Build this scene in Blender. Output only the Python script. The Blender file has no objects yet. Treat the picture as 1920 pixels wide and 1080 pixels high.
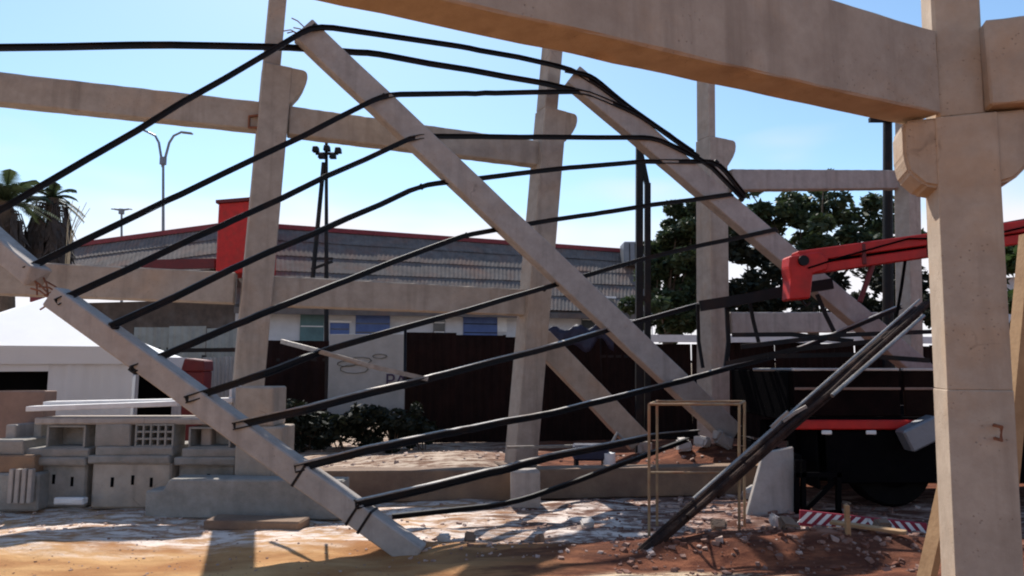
import bpy, bmesh, math, random
from mathutils import Vector, Matrix
random.seed(7)
R = math.radians
sc = bpy.context.scene
col = sc.collection

# ------------------------------------------------------------------ camera
F = 1300.0                      # focal length in photo pixels (1920 wide)
PITCH = math.atan2(140, F)
EYE = 1.7
cd = bpy.data.cameras.new('camera'); cam = bpy.data.objects.new('camera', cd); col.objects.link(cam)
cd.sensor_width = 36; cd.lens = F / 1920 * 36; cd.clip_start = 0.05; cd.clip_end = 3000
cam.location = (0, 0, EYE); cam.rotation_euler = (R(90) + PITCH, 0, 0)
sc.camera = cam
# ------------------------------------------------------------------ sky, sun, exposure
SUN_EL, SUN_AZ = R(50), R(-17)          # azimuth from +Y towards +X: high, behind the site
w = bpy.data.worlds.new('World'); sc.world = w; w.use_nodes = True
nt = w.node_tree; nt.nodes.clear()
def wn(t, **k):
    n = nt.nodes.new(t)
    for a, b in k.items(): setattr(n, a, b)
    return n
sky = wn('ShaderNodeTexSky', sky_type='NISHITA', sun_disc=False)
sky.sun_elevation = SUN_EL; sky.sun_rotation = SUN_AZ
sky.air_density = 1.0; sky.dust_density = .5; sky.ozone_density = 1.0; sky.altitude = 20
bg1 = wn('ShaderNodeBackground'); bg1.inputs['Strength'].default_value = 0.13
bg2 = wn('ShaderNodeBackground'); bg2.inputs['Color'].default_value = (0.93, 0.9, 0.95, 1); bg2.inputs['Strength'].default_value = 0.8
tc = wn('ShaderNodeTexCoord'); mp = wn('ShaderNodeMapping'); mp.inputs['Scale'].default_value = (1.6, 1.6, 5.5)
mp.inputs['Location'].default_value = (0.35, 0.1, 0.2)
nz = wn('ShaderNodeTexNoise'); nz.inputs['Scale'].default_value = 1.5; nz.inputs['Detail'].default_value = 3; nz.inputs['Roughness'].default_value = .45
sx = wn('ShaderNodeSeparateXYZ')
low = wn('ShaderNodeMapRange'); low.inputs['From Min'].default_value = 0.1; low.inputs['From Max'].default_value = 0.36
low.inputs['To Min'].default_value = 0.56; low.inputs['To Max'].default_value = -0.2
add = wn('ShaderNodeMath', operation='ADD')
rmp = wn('ShaderNodeMapRange', interpolation_type='SMOOTHSTEP'); rmp.inputs['From Min'].default_value = .62; rmp.inputs['From Max'].default_value = .92
rmp.inputs['To Max'].default_value = .95
mx = wn('ShaderNodeMixShader'); out = wn('ShaderNodeOutputWorld')
L = nt.links.new
L(tc.outputs['Generated'], mp.inputs['Vector']); L(mp.outputs[0], nz.inputs['Vector'])
L(tc.outputs['Generated'], sx.inputs[0]); L(sx.outputs['Z'], low.inputs['Value'])
L(nz.outputs['Fac'], add.inputs[0]); L(low.outputs[0], add.inputs[1]); L(add.outputs[0], rmp.inputs['Value'])
tint = wn('ShaderNodeMix', data_type='RGBA', blend_type='MULTIPLY'); tint.inputs['Factor'].default_value = 1; tint.inputs['B'].default_value = (.86, 1.0, 1.04, 1)
L(sky.outputs[0], tint.inputs['A']); L(tint.outputs['Result'], bg1.inputs['Color']); L(rmp.outputs[0], mx.inputs[0]); L(bg1.outputs[0], mx.inputs[1]); L(bg2.outputs[0], mx.inputs[2])
L(mx.outputs[0], out.inputs['Surface'])
sd = bpy.data.lights.new('sun', 'SUN'); sd.energy = 5.0; sd.angle = R(.53); sd.color = (1, .94, .85)
so = bpy.data.objects.new('sun', sd); col.objects.link(so)
sdir = Vector((math.sin(SUN_AZ) * math.cos(SUN_EL), math.cos(SUN_AZ) * math.cos(SUN_EL), math.sin(SUN_EL)))
so.rotation_euler = sdir.to_track_quat('Z', 'Y').to_euler(); so.location = sdir * 60
vs = sc.view_settings; vs.view_transform = 'Standard'; vs.look = 'None'; vs.gamma = 1; vs.exposure = 0.43; vs.use_curve_mapping = False
sc.render.engine = 'CYCLES'; sc.cycles.max_bounces = 7; sc.cycles.use_denoising = True; sc.cycles.filter_width = 2.0

# ------------------------------------------------------------------ geometry helpers
CP, SP = math.cos(PITCH), math.sin(PITCH)
def ray(px, py):
    u = (px - 960) / F; v = (540 - py) / F
    return Vector((u, CP - v * SP, SP + v * CP))
def P(px, py, Y):
    d = ray(px, py); return Vector((0, 0, EYE)) + d * (Y / d.y)
def G(px, py, z=0.0):
    d = ray(px, py); return Vector((0, 0, EYE)) + d * ((z - EYE) / d.z)
def PX(p):
    q = Vector(p) - Vector((0, 0, EYE)); dz = q.y * CP + q.z * SP; dy = -q.y * SP + q.z * CP
    return 960 + F * q.x / dz, 540 - F * dy / dz
def at(px, Y, z):                # point at column px, distance Y, height z
    X = 0
    for _ in range(4):
        q = Vector((X, Y, z)); dz = Y * CP + (z - EYE) * SP; X = (px - 960) / F * dz
    return Vector((X, Y, z))

Z = Vector((0, 0, 1))
class MB:
    def __init__(s): s.v = []; s.f = []; s.c = []; s.cur = 0.0
    def add(s, vs, fs):
        b = len(s.v); s.v += [Vector(a) for a in vs]; s.f += [[i + b for i in f] for f in fs]; s.c += [s.cur] * len(fs); return s
    def frame(s, o, ax, ay, az, lo, hi):
        vs = [o + ax * (lo[0], hi[0])[i] + ay * (lo[1], hi[1])[j] + az * (lo[2], hi[2])[k] for i in (0, 1) for j in (0, 1) for k in (0, 1)]
        return s.add(vs, [(0, 1, 3, 2), (4, 6, 7, 5), (0, 4, 5, 1), (2, 3, 7, 6), (0, 2, 6, 4), (1, 5, 7, 3)])
    def box(s, c, size, rz=0):
        c = Vector(c); a = Vector((math.cos(rz), math.sin(rz), 0)); b = Vector((-math.sin(rz), math.cos(rz), 0)); z = Vector((0, 0, 1))
        h = [q / 2 for q in size]
        return s.frame(c, a, b, z, [-q for q in h], h)
    def bar(s, A, B, w, h, up=(0, 0, 1)):
        A = Vector(A); B = Vector(B); x = (B - A); l = x.length; x.normalize(); up = Vector(up)
        y = up.cross(x)
        if y.length < 1e-4: y = Vector((1, 0, 0)).cross(x)
        y.normalize(); z = x.cross(y)
        return s.frame(A, x, y, z, (0, -w / 2, -h / 2), (l, w / 2, h / 2))
    def path(s, pts, w, h, up=(0, 0, 1)):       # rectangular section swept along a polyline
        pts = [Vector(p) for p in pts]; n = len(pts); vs = []
        for i, p in enumerate(pts):
            t = (pts[min(i + 1, n - 1)] - pts[max(i - 1, 0)]).normalized(); y = Vector(up).cross(t).normalized(); z = t.cross(y)
            vs += [p + y * a * w / 2 + z * b * h / 2 for a, b in ((-1, -1), (1, -1), (1, 1), (-1, 1))]
        fs = [(i * 4 + k, i * 4 + (k + 1) % 4, i * 4 + 4 + (k + 1) % 4, i * 4 + 4 + k) for i in range(n - 1) for k in range(4)]
        fs += [(3, 2, 1, 0), tuple(4 * (n - 1) + k for k in range(4))]
        return s.add(vs, fs)
    def channel(s, pts, w, h, t=.012):      # C section: recessed web between two flanges
        pts = [Vector(p) for p in pts]; n = len(pts)
        def off(oy, oz):
            q = []
            for i, p in enumerate(pts):
                d = (pts[min(i + 1, n - 1)] - pts[max(i - 1, 0)]).normalized(); y = Z.cross(d).normalized(); z = d.cross(y); q.append(p + y * oy + z * oz)
            return q
        s.path(off(0, h / 2 - t / 2), w, t); s.path(off(0, -h / 2 + t / 2), w, t); s.path(off(w / 2 - t / 2 - .001, 0), t, h - 2 * t - .001)
        return s
    def tube(s, pts, r, n=8, taper=1.0):
        pts = [Vector(p) for p in pts]; m = len(pts); vs = []
        prev = None
        for i, p in enumerate(pts):
            t = (pts[min(i + 1, m - 1)] - pts[max(i - 1, 0)]).normalized()
            a = prev if prev is not None else (Vector((0, 0, 1)) if abs(t.z) < .9 else Vector((1, 0, 0)))
            y = a.cross(t).normalized(); z = t.cross(y); prev = y.cross(t) * -1 if False else z
            rr = r * (1 + (taper - 1) * i / max(1, m - 1))
            vs += [p + (y * math.cos(2 * math.pi * k / n) + z * math.sin(2 * math.pi * k / n)) * rr for k in range(n)]
        fs = [(i * n + k, i * n + (k + 1) % n, i * n + n + (k + 1) % n, i * n + n + k) for i in range(m - 1) for k in range(n)]
        fs += [tuple(reversed(range(n))), tuple(range((m - 1) * n, m * n))]
        return s.add(vs, fs)
    def prism(s, prof, o, ax, az, ay, d0, d1):  # profile (a,b) in ax/az plane, extruded along ay
        o = Vector(o); n = len(prof)
        vs = [o + ax * a + az * b + ay * d for d in (d0, d1) for a, b in prof]
        fs = [tuple(range(n)), tuple(reversed(range(n, 2 * n)))] + [(k, k + n, (k + 1) % n + n, (k + 1) % n) for k in range(n)]
        return s.add(vs, fs)
    def build(s, name, mat, parent=None, bevel=0, seg=1, smooth=False, jitter=0, cuts=0, attr=False):
        if parent is not None: o0 = parent.matrix_world.translation if parent.parent is None else root_loc(parent)
        else:
            xs = [v.x for v in s.v]; ys = [v.y for v in s.v]; zs = [v.z for v in s.v]
            o0 = Vector(((min(xs) + max(xs)) / 2, (min(ys) + max(ys)) / 2, min(zs)))
        if parent is not None: o0 = LOC[parent.name]
        me = bpy.data.meshes.new(name); me.from_pydata([tuple(v - o0) for v in s.v], [], s.f)
        if attr:
            a = me.attributes.new('tone', 'FLOAT', 'FACE'); a.data.foreach_set('value', s.c)
        bm = bmesh.new(); bm.from_mesh(me)
        bmesh.ops.recalc_face_normals(bm, faces=bm.faces)
        if bevel: bmesh.ops.bevel(bm, geom=bm.edges[:], offset=bevel, segments=seg, affect='EDGES', clamp_overlap=True)
        if cuts: bmesh.ops.subdivide_edges(bm, edges=[e for e in bm.edges if e.calc_length() > cuts[0]], cuts=cuts[1], use_grid_fill=True)
        if jitter:
            rg = random.Random(len(bm.verts))
            for v in bm.verts: v.co += Vector((rg.uniform(-1, 1), rg.uniform(-1, 1), rg.uniform(-1, 1))) * jitter
        bm.to_mesh(me); bm.free()
        if smooth:
            for p in me.polygons: p.use_smooth = True
        if mat: me.materials.append(mat)
        o = bpy.data.objects.new(name, me); col.objects.link(o)
        LOC[o.name] = o0
        if parent is None: o.location = o0
        else: o.parent = parent
        return o
LOC = {}
def root_loc(o): return LOC[o.name]
def tag(o, label, cat, group=None):
    o['label'] = label; o['category'] = cat; o['kind'] = 'thing'
    if group: o['group'] = group
    return o
def thing(name, loc, label, cat, group=None):
    o = bpy.data.objects.new(name, None); col.objects.link(o); o.location = loc; o.empty_display_size = .2
    LOC[o.name] = Vector(loc); return tag(o, label, cat, group)
def struct(o): o['kind'] = 'structure'; return o
def stuff(o): o['kind'] = 'stuff'; return o
def dup(o, parent, loc, rot=None, scale=None):
    c = o.copy(); col.objects.link(c); c.parent = parent; c.location = loc
    if rot is not None: c.rotation_euler = rot
    if scale is not None: c.scale = scale
    return c

# ------------------------------------------------------------------ materials
def concrete(name, c1, c2, dirt, orange, spots=55.0):
    m = bpy.data.materials.new(name); m.use_nodes = True; n = m.node_tree.nodes; l = m.node_tree.links.new; b = n['Principled BSDF']
    b.inputs['Roughness'].default_value = .9; b.inputs['Specular IOR Level'].default_value = .2
    t = n.new('ShaderNodeTexCoord')
    def noise(sc_, d=6, r=.6, v=(1, 1, 1)):
        mp_ = n.new('ShaderNodeMapping'); mp_.inputs['Scale'].default_value = v; l(t.outputs['Object'], mp_.inputs[0])
        q = n.new('ShaderNodeTexNoise'); q.inputs['Scale'].default_value = sc_; q.inputs['Detail'].default_value = d; q.inputs['Roughness'].default_value = r; l(mp_.outputs[0], q.inputs['Vector']); return q.outputs['Fac']
    def rng(v, a, c, lo=0., hi=1.):
        q = n.new('ShaderNodeMapRange')
        for k, x in zip(('From Min', 'From Max', 'To Min', 'To Max'), (a, c, lo, hi)): q.inputs[k].default_value = x
        l(v, q.inputs[0]); return q.outputs[0]
    def mix(f, a, c):
        q = n.new('ShaderNodeMix'); q.data_type = 'RGBA'; l(f, q.inputs['Factor'])
        for k, v in (('A', a), ('B', c)):
            if isinstance(v, tuple): q.inputs[k].default_value = (*v, 1)
            else: l(v, q.inputs[k])
        return q.outputs['Result']
    big = noise(1.3, 5); mid = noise(5, 9, .7); strk = noise(1.7, 6, .6, (3.2, 3.2, .22)); fine = noise(60, 4)
    c = mix(rng(mid, .32, .68), c2, c1)
    c = mix(rng(big, .5, .72, 0, .55), c, orange)
    c = mix(rng(strk, .53, .75, 0, .6), c, dirt)
    vo = n.new('ShaderNodeTexVoronoi'); vo.inputs['Scale'].default_value = spots * .5; l(t.outputs['Object'], vo.inputs['Vector'])
    pit = rng(vo.outputs['Distance'], .1, .2, 1, 0); gate = rng(noise(2.6, 3), .5, .6)
    pm = n.new('ShaderNodeMath'); pm.operation = 'MULTIPLY'; l(pit, pm.inputs[0]); l(gate, pm.inputs[1])
    pd = n.new('ShaderNodeMath'); pd.operation = 'MULTIPLY'; l(pm.outputs[0], pd.inputs[0]); pd.inputs[1].default_value = .6
    c = mix(pd.outputs[0], c, dirt)
    cr_ = n.new('ShaderNodeTexVoronoi'); cr_.feature = 'DISTANCE_TO_EDGE'; cr_.inputs['Scale'].default_value = 1.1
    wv_ = n.new('ShaderNodeMix'); wv_.data_type = 'VECTOR'; wv_.inputs['Factor'].default_value = .16; nn = n.new('ShaderNodeTexNoise'); nn.inputs['Scale'].default_value = 4; l(t.outputs['Object'], nn.inputs['Vector'])
    l(t.outputs['Object'], wv_.inputs['A']); l(nn.outputs['Color'], wv_.inputs['B']); l(wv_.outputs['Result'], cr_.inputs['Vector'])
    crk = rng(cr_.outputs['Distance'], .002, .006, .35, 0); cm = n.new('ShaderNodeMath'); cm.operation = 'MULTIPLY'; l(crk, cm.inputs[0]); l(rng(big, .58, .62), cm.inputs[1])
    c = mix(cm.outputs[0], c, tuple(x * .4 for x in dirt)); l(c, b.inputs['Base Color'])
    h = n.new('ShaderNodeMath'); h.operation = 'SUBTRACT'; l(mid, h.inputs[0]); l(pm.outputs[0], h.inputs[1])
    h2 = n.new('ShaderNodeMath'); h2.operation = 'ADD'; l(h.outputs[0], h2.inputs[0]); l(rng(fine, 0, 1, 0, .3), h2.inputs[1])
    bp = n.new('ShaderNodeBump'); bp.inputs['Strength'].default_value = .45; bp.inputs['Distance'].default_value = .012; l(h2.outputs[0], bp.inputs['Height']); l(bp.outputs[0], b.inputs['Normal'])
    return m
def mat(name, c1, c2=None, rough=.8, scale=3.0, metal=0, bump=.15, bscale=40, spec=.4, stain=None, stain_amt=.5, stain_scale=1.2, streak=False, transl=0, coat=0, attr=None):
    m = bpy.data.materials.new(name); m.use_nodes = True; n = m.node_tree.nodes; l = m.node_tree.links.new
    b = n['Principled BSDF']; b.inputs['Roughness'].default_value = rough; b.inputs['Metallic'].default_value = metal
    b.inputs['Specular IOR Level'].default_value = spec; b.inputs['Coat Weight'].default_value = coat
    c2 = c2 or tuple(x * .7 for x in c1)
    t = n.new('ShaderNodeTexCoord'); src = t.outputs['Object']
    if streak:
        mpn = n.new('ShaderNodeMapping'); mpn.inputs['Scale'].default_value = (2.2, 2.2, .35); l(src, mpn.inputs[0]); ssrc = mpn.outputs[0]
    else: ssrc = src
    nz = n.new('ShaderNodeTexNoise'); nz.inputs['Scale'].default_value = scale; nz.inputs['Detail'].default_value = 8; nz.inputs['Roughness'].default_value = .65
    l(src, nz.inputs['Vector'])
    cr = n.new('ShaderNodeValToRGB'); cr.color_ramp.elements[0].position = .33; cr.color_ramp.elements[1].position = .68
    cr.color_ramp.elements[0].color = (*c2, 1); cr.color_ramp.elements[1].color = (*c1, 1)
    if attr:
        a = n.new('ShaderNodeAttribute'); a.attribute_name = attr; l(a.outputs['Fac'], cr.inputs[0])
        els = cr.color_ramp.elements; els[0].position = 0; els[1].position = 1
    else: l(nz.outputs['Fac'], cr.inputs[0])
    last = cr.outputs[0]
    if stain:
        ns = n.new('ShaderNodeTexNoise'); ns.inputs['Scale'].default_value = stain_scale; ns.inputs['Detail'].default_value = 5; l(ssrc, ns.inputs['Vector'])
        mr = n.new('ShaderNodeMapRange'); mr.inputs['From Min'].default_value = .48; mr.inputs['From Max'].default_value = .72; mr.inputs['To Max'].default_value = stain_amt
        l(ns.outputs['Fac'], mr.inputs[0]); mxn = n.new('ShaderNodeMix'); mxn.data_type = 'RGBA'
        l(mr.outputs[0], mxn.inputs['Factor']); l(last, mxn.inputs['A']); mxn.inputs['B'].default_value = (*stain, 1); last = mxn.outputs['Result']
    l(last, b.inputs['Base Color'])
    if bump:
        nb = n.new('ShaderNodeTexNoise'); nb.inputs['Scale'].default_value = bscale; nb.inputs['Detail'].default_value = 6; l(src, nb.inputs['Vector'])
        bp = n.new('ShaderNodeBump'); bp.inputs['Strength'].default_value = bump; bp.inputs['Distance'].default_value = .02
        l(nb.outputs['Fac'], bp.inputs['Height']); l(bp.outputs[0], b.inputs['Normal'])
    if transl:
        tr = n.new('ShaderNodeBsdfTranslucent'); l(last, tr.inputs['Color']); ms = n.new('ShaderNodeMixShader'); ms.inputs[0].default_value = transl
        l(b.outputs[0], ms.inputs[1]); l(tr.outputs[0], ms.inputs[2]); l(ms.outputs[0], n['Material Output'].inputs['Surface'])
    return m
M = dict(
    conc=concrete('precast_concrete', (.41, .35, .295), (.29, .245, .205), (.18, .145, .118), (.40, .27, .18)),
    conc_near=concrete('dusty_concrete', (.47, .375, .29), (.35, .27, .205), (.21, .155, .115), (.50, .285, .14), 70.0),
    conc_cool=concrete('fallen_concrete', (.40, .355, .325), (.285, .252, .23), (.18, .155, .14), (.34, .25, .19)),
    conc_brown=mat('earth_stained_concrete', (.22, .15, .105), (.13, .082, .06), .92, 2.4, stain=(.33, .18, .09), stain_amt=.5, bump=.4),
    conc_pale=mat('pale_concrete', (.55, .5, .47), (.4, .36, .33), .9, 3.5, bump=.4),
    block=mat('block_concrete', (.33, .31, .285), (.2, .19, .172), .95, 5, bump=.6, bscale=70, stain=(.2, .15, .12), stain_amt=.5),
    steel=mat('dark_purlin_steel', (.0075, .007, .009), (.004, .004, .005), .6, 7, spec=.22, metal=0, bump=.1, stain=(.035, .016, .01), stain_amt=.6, stain_scale=3),
    strut=mat('strut_rust', (.035, .018, .013), (.014, .009, .008), .85, 9, spec=.15, bump=.6, bscale=30, stain=(.09, .05, .035), stain_amt=.6, stain_scale=5),
    tside=mat('dark_truck_side', (.012, .0065, .0065), (.007, .005, .005), .9, 5, spec=0, bump=.2, stain=(.03, .018, .012), stain_amt=.6),
    pale_steel=mat('galvanised_steel', (.3, .285, .275), (.16, .15, .14), .4, 9, metal=.6, bump=.08, stain=(.2, .13, .09), stain_amt=.4, stain_scale=4),
    rust=mat('rusty_steel', (.28, .1, .045), (.15, .055, .03), .8, 8, metal=.1),
    yellow=mat('worn_yellow_paint', (.33, .24, .13), (.2, .115, .065), .6, 6, stain=(.32, .11, .045), stain_amt=.8, stain_scale=3.5),
    red=mat('red_crane_paint', (.52, .022, .018), (.36, .016, .014), .5, 5, spec=.25, stain=(.2, .03, .02), stain_amt=.5, stain_scale=4, bump=.05),
    dred=mat('dark_red_paint', (.13, .01, .012), (.085, .008, .01), .6, 4, bump=.08),
    fascia=mat('maroon_fascia', (.22, .03, .035), (.15, .022, .028), .7, 4),
    black=mat('black_chassis', (.006, .0055, .006), (.004, .004, .0045), .95, 6, bump=.1, spec=0),
    rubber=mat('tyre_rubber', (.007, .0065, .0065), (.005, .005, .005), .95, 8, spec=.05),
    fence=mat('maroon_fence_sheet', (.017, .009, .008), (.009, .005, .005), .85, 3, spec=.08, bump=.08, stain=(.03, .012, .01), stain_amt=.5),
    gsheet=mat('grey_green_sheet', (.26, .28, .27), (.18, .19, .185), .6, 3, metal=.1, stain=(.14, .12, .1), stain_amt=.5),
    psheet=mat('pale_grey_sheet', (.34, .33, .33), (.27, .265, .26), .6, 3, stain=(.2, .2, .18), stain_amt=.5),
    roof=mat('grey_roof_sheet', (.175, .15, .138), (.11, .093, .086), .9, 2.5, spec=.15, metal=0, bump=.1, stain=(.2, .1, .07), stain_amt=.55, stain_scale=1.1),
    wallw=mat('white_wall', (.62, .62, .64), (.52, .52, .54), .9, 2, stain=(.4, .38, .36), stain_amt=.4),
    blue=mat('blue_shutter', (.09, .15, .36), (.06, .1, .26), .55, 3),
    teal=mat('teal_door', (.1, .19, .2), (.07, .13, .14), .6, 3),
    glass=mat('dark_window', (.03, .035, .04), (.02, .022, .025), .15, 3, bump=0, spec=.6),
    tent=mat('white_tent_fabric', (.86, .86, .87), (.8, .8, .82), .75, 1.5, bump=.1, bscale=5, transl=.04),
    tentwall=mat('shaded_tent_wall', (.56, .56, .58), (.5, .5, .52), .8, 1.2, bump=.15, bscale=4, stain=(.42, .4, .38), stain_amt=.4),  # grey here puts the shade on the walls into the cloth colour
    timber=mat('formwork_timber', (.40, .25, .13), (.27, .155, .075), .85, 5, streak=True, stain=(.2, .11, .06), stain_amt=.5),
    brownbox=mat('brown_board', (.25, .16, .125), (.18, .115, .09), .85, 4),
    shed=mat('dark_shed_board', (.1, .075, .06), (.055, .042, .036), .9, 3, stain=(.16, .15, .14), stain_amt=.5),
    plank=mat('white_plank', (.7, .68, .67), (.56, .53, .52), .7, 6),
    tarp=mat('navy_tarpaulin', (.022, .025, .06), (.012, .014, .035), .6, 4, bump=.5, bscale=9),
    trunk=mat('bark', (.12, .085, .06), (.07, .05, .037), .95, 9, bump=.7),
    dead=mat('dead_palm_leaf', (.06, .046, .04), (.028, .022, .02), .9, 5),
    straw=mat('dry_stalk', (.42, .36, .25), (.32, .26, .17), .9, 5),
    leaf=mat('leaf_green', (.075, .12, .035), (.028, .05, .016), .6, 3, transl=.3, bump=0),
    leafd=mat('leaf_dark', (.06, .085, .035), (.022, .036, .016), .6, 2.2, transl=.25, bump=0),
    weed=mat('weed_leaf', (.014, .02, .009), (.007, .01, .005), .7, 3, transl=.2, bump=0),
    lampg=mat('grey_lamp_metal', (.2, .21, .23), (.15, .16, .18), .5, 3, metal=.3),
    white=mat('white_paint', (.78, .77, .76), (.66, .65, .64), .6, 6),
    stripe_r=mat('barrier_red', (.3, .02, .045), (.2, .015, .03), .55, 7),
    ink=mat('sign_lettering', (.05, .03, .07), (.04, .025, .055), .7, 5),
    rubble=mat('rubble_pieces', (.6, .47, .41), (.12, .04, .022), .95, 5, attr='tone', bump=.5),
)
# earth: orange sand, red soil, pale cement dust spread in a band of the yard
def earth():
    m = bpy.data.materials.new('site_earth'); m.use_nodes = True; n = m.node_tree.nodes; l = m.node_tree.links.new; b = n['Principled BSDF']
    b.inputs['Roughness'].default_value = .95; b.inputs['Specular IOR Level'].default_value = .15
    t = n.new('ShaderNodeTexCoord')
    def noise(s, d=8, sc=(1, 1, 1), rough=.6):
        mpn = n.new('ShaderNodeMapping'); mpn.inputs['Scale'].default_value = sc; l(t.outputs['Object'], mpn.inputs[0])
        q = n.new('ShaderNodeTexNoise'); q.inputs['Scale'].default_value = s; q.inputs['Detail'].default_value = d; q.inputs['Roughness'].default_value = rough; l(mpn.outputs[0], q.inputs['Vector']); return q.outputs['Fac']
    def math_(op, a, bb):
        q = n.new('ShaderNodeMath'); q.operation = op
        for i, v in enumerate((a, bb)):
            if isinstance(v, (int, float)): q.inputs[i].default_value = v
            else: l(v, q.inputs[i])
        return q.outputs[0]
    def rng(v, a, c, lo=0, hi=1):
        q = n.new('ShaderNodeMapRange'); q.interpolation_type = 'SMOOTHSTEP'
        for k, x in zip(('From Min', 'From Max', 'To Min', 'To Max'), (a, c, lo, hi)): q.inputs[k].default_value = x
        l(v, q.inputs[0]); return q.outputs[0]
    def mix(f, a, c):
        q = n.new('ShaderNodeMix'); q.data_type = 'RGBA'; l(f, q.inputs['Factor'])
        for k, v in (('A', a), ('B', c)):
            if isinstance(v, tuple): q.inputs[k].default_value = (*v, 1)
            else: l(v, q.inputs[k])
        return q.outputs['Result']
    sp = n.new('ShaderNodeSeparateXYZ'); l(t.outputs['Object'], sp.inputs[0])
    n1 = noise(1.1, 8, (.6, 1.6, 1)); n2 = noise(6, 8, (.5, 1.4, 1), .7); n3 = noise(.35, 4)
    sand = mix(rng(n1, .36, .66), (.33, .15, .06), (.56, .33, .15))
    soil = mix(rng(n2, .35, .66), (.075, .022, .013), (.24, .088, .046))
    dust = mix(rng(n2, .36, .6), (.38, .25, .2), (.78, .67, .6))
    # red soil to the right (x), cement dust between 7 and 9 m out
    backsoil = mix(rng(n2, .4, .6), (.16, .09, .06), (.5, .4, .32))
    sand = mix(rng(sp.outputs['Y'], 8.4, 9.6), sand, backsoil)
    fx = rng(math_('ADD', sp.outputs['X'], math_('MULTIPLY', math_('SUBTRACT', n1, .5), 3.0)), -.9, .9)
    base = mix(fx, sand, soil)
    yy = math_('ADD', sp.outputs['Y'], math_('MULTIPLY', math_('SUBTRACT', n1, .5), 1.8))
    band = math_('MULTIPLY', rng(yy, 6.45, 6.95), rng(yy, 9.6, 8.6))
    patch = rng(n2, .42, .56, .25, 1)
    right = rng(sp.outputs['X'], .9, 2.2, 1, .34)
    f = math_('MULTIPLY', math_('MULTIPLY', band, patch), right)
    c = mix(f, base, dust)
    n4 = noise(3.2, 8, (.25, 1.6, 1), .65); rx = rng(sp.outputs['X'], -1.2, .2)
    mud = math_('MULTIPLY', rng(n4, .47, .57, 0, .75), rx); c = mix(mud, c, (.085, .032, .02))
    px_ = math_('SUBTRACT', sp.outputs['X'], 1.35); py_ = math_('SUBTRACT', sp.outputs['Y'], 5.55)
    rr = math_('ADD', math_('MULTIPLY', px_, px_), math_('MULTIPLY', math_('MULTIPLY', py_, py_), 7.0))
    c = mix(math_('MULTIPLY', rng(rr, .9, .3), rng(n2, .38, .55)), c, (.62, .48, .33))
    far = rng(sp.outputs['Y'], 14, 22); c = mix(far, c, (.2, .15, .11))
    l(c, b.inputs['Base Color'])
    nb = noise(9, 10, (1, 1, 1), .75); bp = n.new('ShaderNodeBump'); bp.inputs['Strength'].default_value = .8; bp.inputs['Distance'].default_value = .05
    l(nb, bp.inputs['Height']); l(bp.outputs[0], b.inputs['Normal'])
    return m
M['earth'] = earth()

# ------------------------------------------------------------------ ground (one sheet to the horizon)
from mathutils import noise as mnoise
def gz(x, y):
    z = .05 * mnoise.noise(Vector((x * .8, y * .9, 0))) + .022 * mnoise.noise(Vector((x * 3, y * 4, 3)))
    if 4 < y < 9.5: z += (.045 * mnoise.noise(Vector((x * .55 + 4, y * 2.6, 1.5))) + .02 * mnoise.noise(Vector((x * 1.6, y * 6, 7)))) * min(1, (9.5 - y) / 1.0) * (1 if x > -1.2 else max(.25, 1 + (x + 1.2) * .5))
    if y > 14: z *= max(0, 1 - (y - 14) / 4)
    def mound(cx, cy, sx, sy, h): return h * math.exp(-((x - cx) / sx) ** 2 - ((y - cy) / sy) ** 2)
    z += mound(3.35, 11.2, 1.3, .8, .42) + mound(-.9, 11.9, 1.5, .9, .2) + mound(2.4, 12.2, .7, .6, .12)
    z += mound(1.6, 6.4, 1.8, .35, .1) + mound(3.2, 6.6, 1.5, .4, .13) + mound(4.5, 5.4, 2, .5, .1)
    return z
def axis(lo, hi, fine_lo, fine_hi, step, big):
    a = []; x = fine_lo
    while x <= fine_hi: a.append(x); x += step
    g = step; x = fine_lo
    pre = []
    while x > lo: g *= big; x -= g; pre.append(x)
    g = step; x = a[-1]; post = []
    while x < hi: g *= big; x += g; post.append(x)
    return pre[::-1] + a + post
xs = axis(-900, 900, -7, 8, .09, 1.35); ys = axis(-60, 1500, 3.5, 13.5, .06, 1.35)
vs_ = [(x, y, gz(x, y) if (-40 < x < 40 and y < 40) else 0) for y in ys for x in xs]; nx = len(xs)
fs_ = [(j * nx + i, j * nx + i + 1, j * nx + nx + i + 1, j * nx + nx + i) for j in range(len(ys) - 1) for i in range(nx - 1)]
me = bpy.data.meshes.new('ground'); me.from_pydata(vs_, [], fs_); me.materials.append(M['earth'])
for p in me.polygons: p.use_smooth = True
g = bpy.data.objects.new('ground', me); col.objects.link(g); struct(g)
def onG(px, py):
    p = G(px, py); p.z = gz(p.x, p.y); return p

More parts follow.
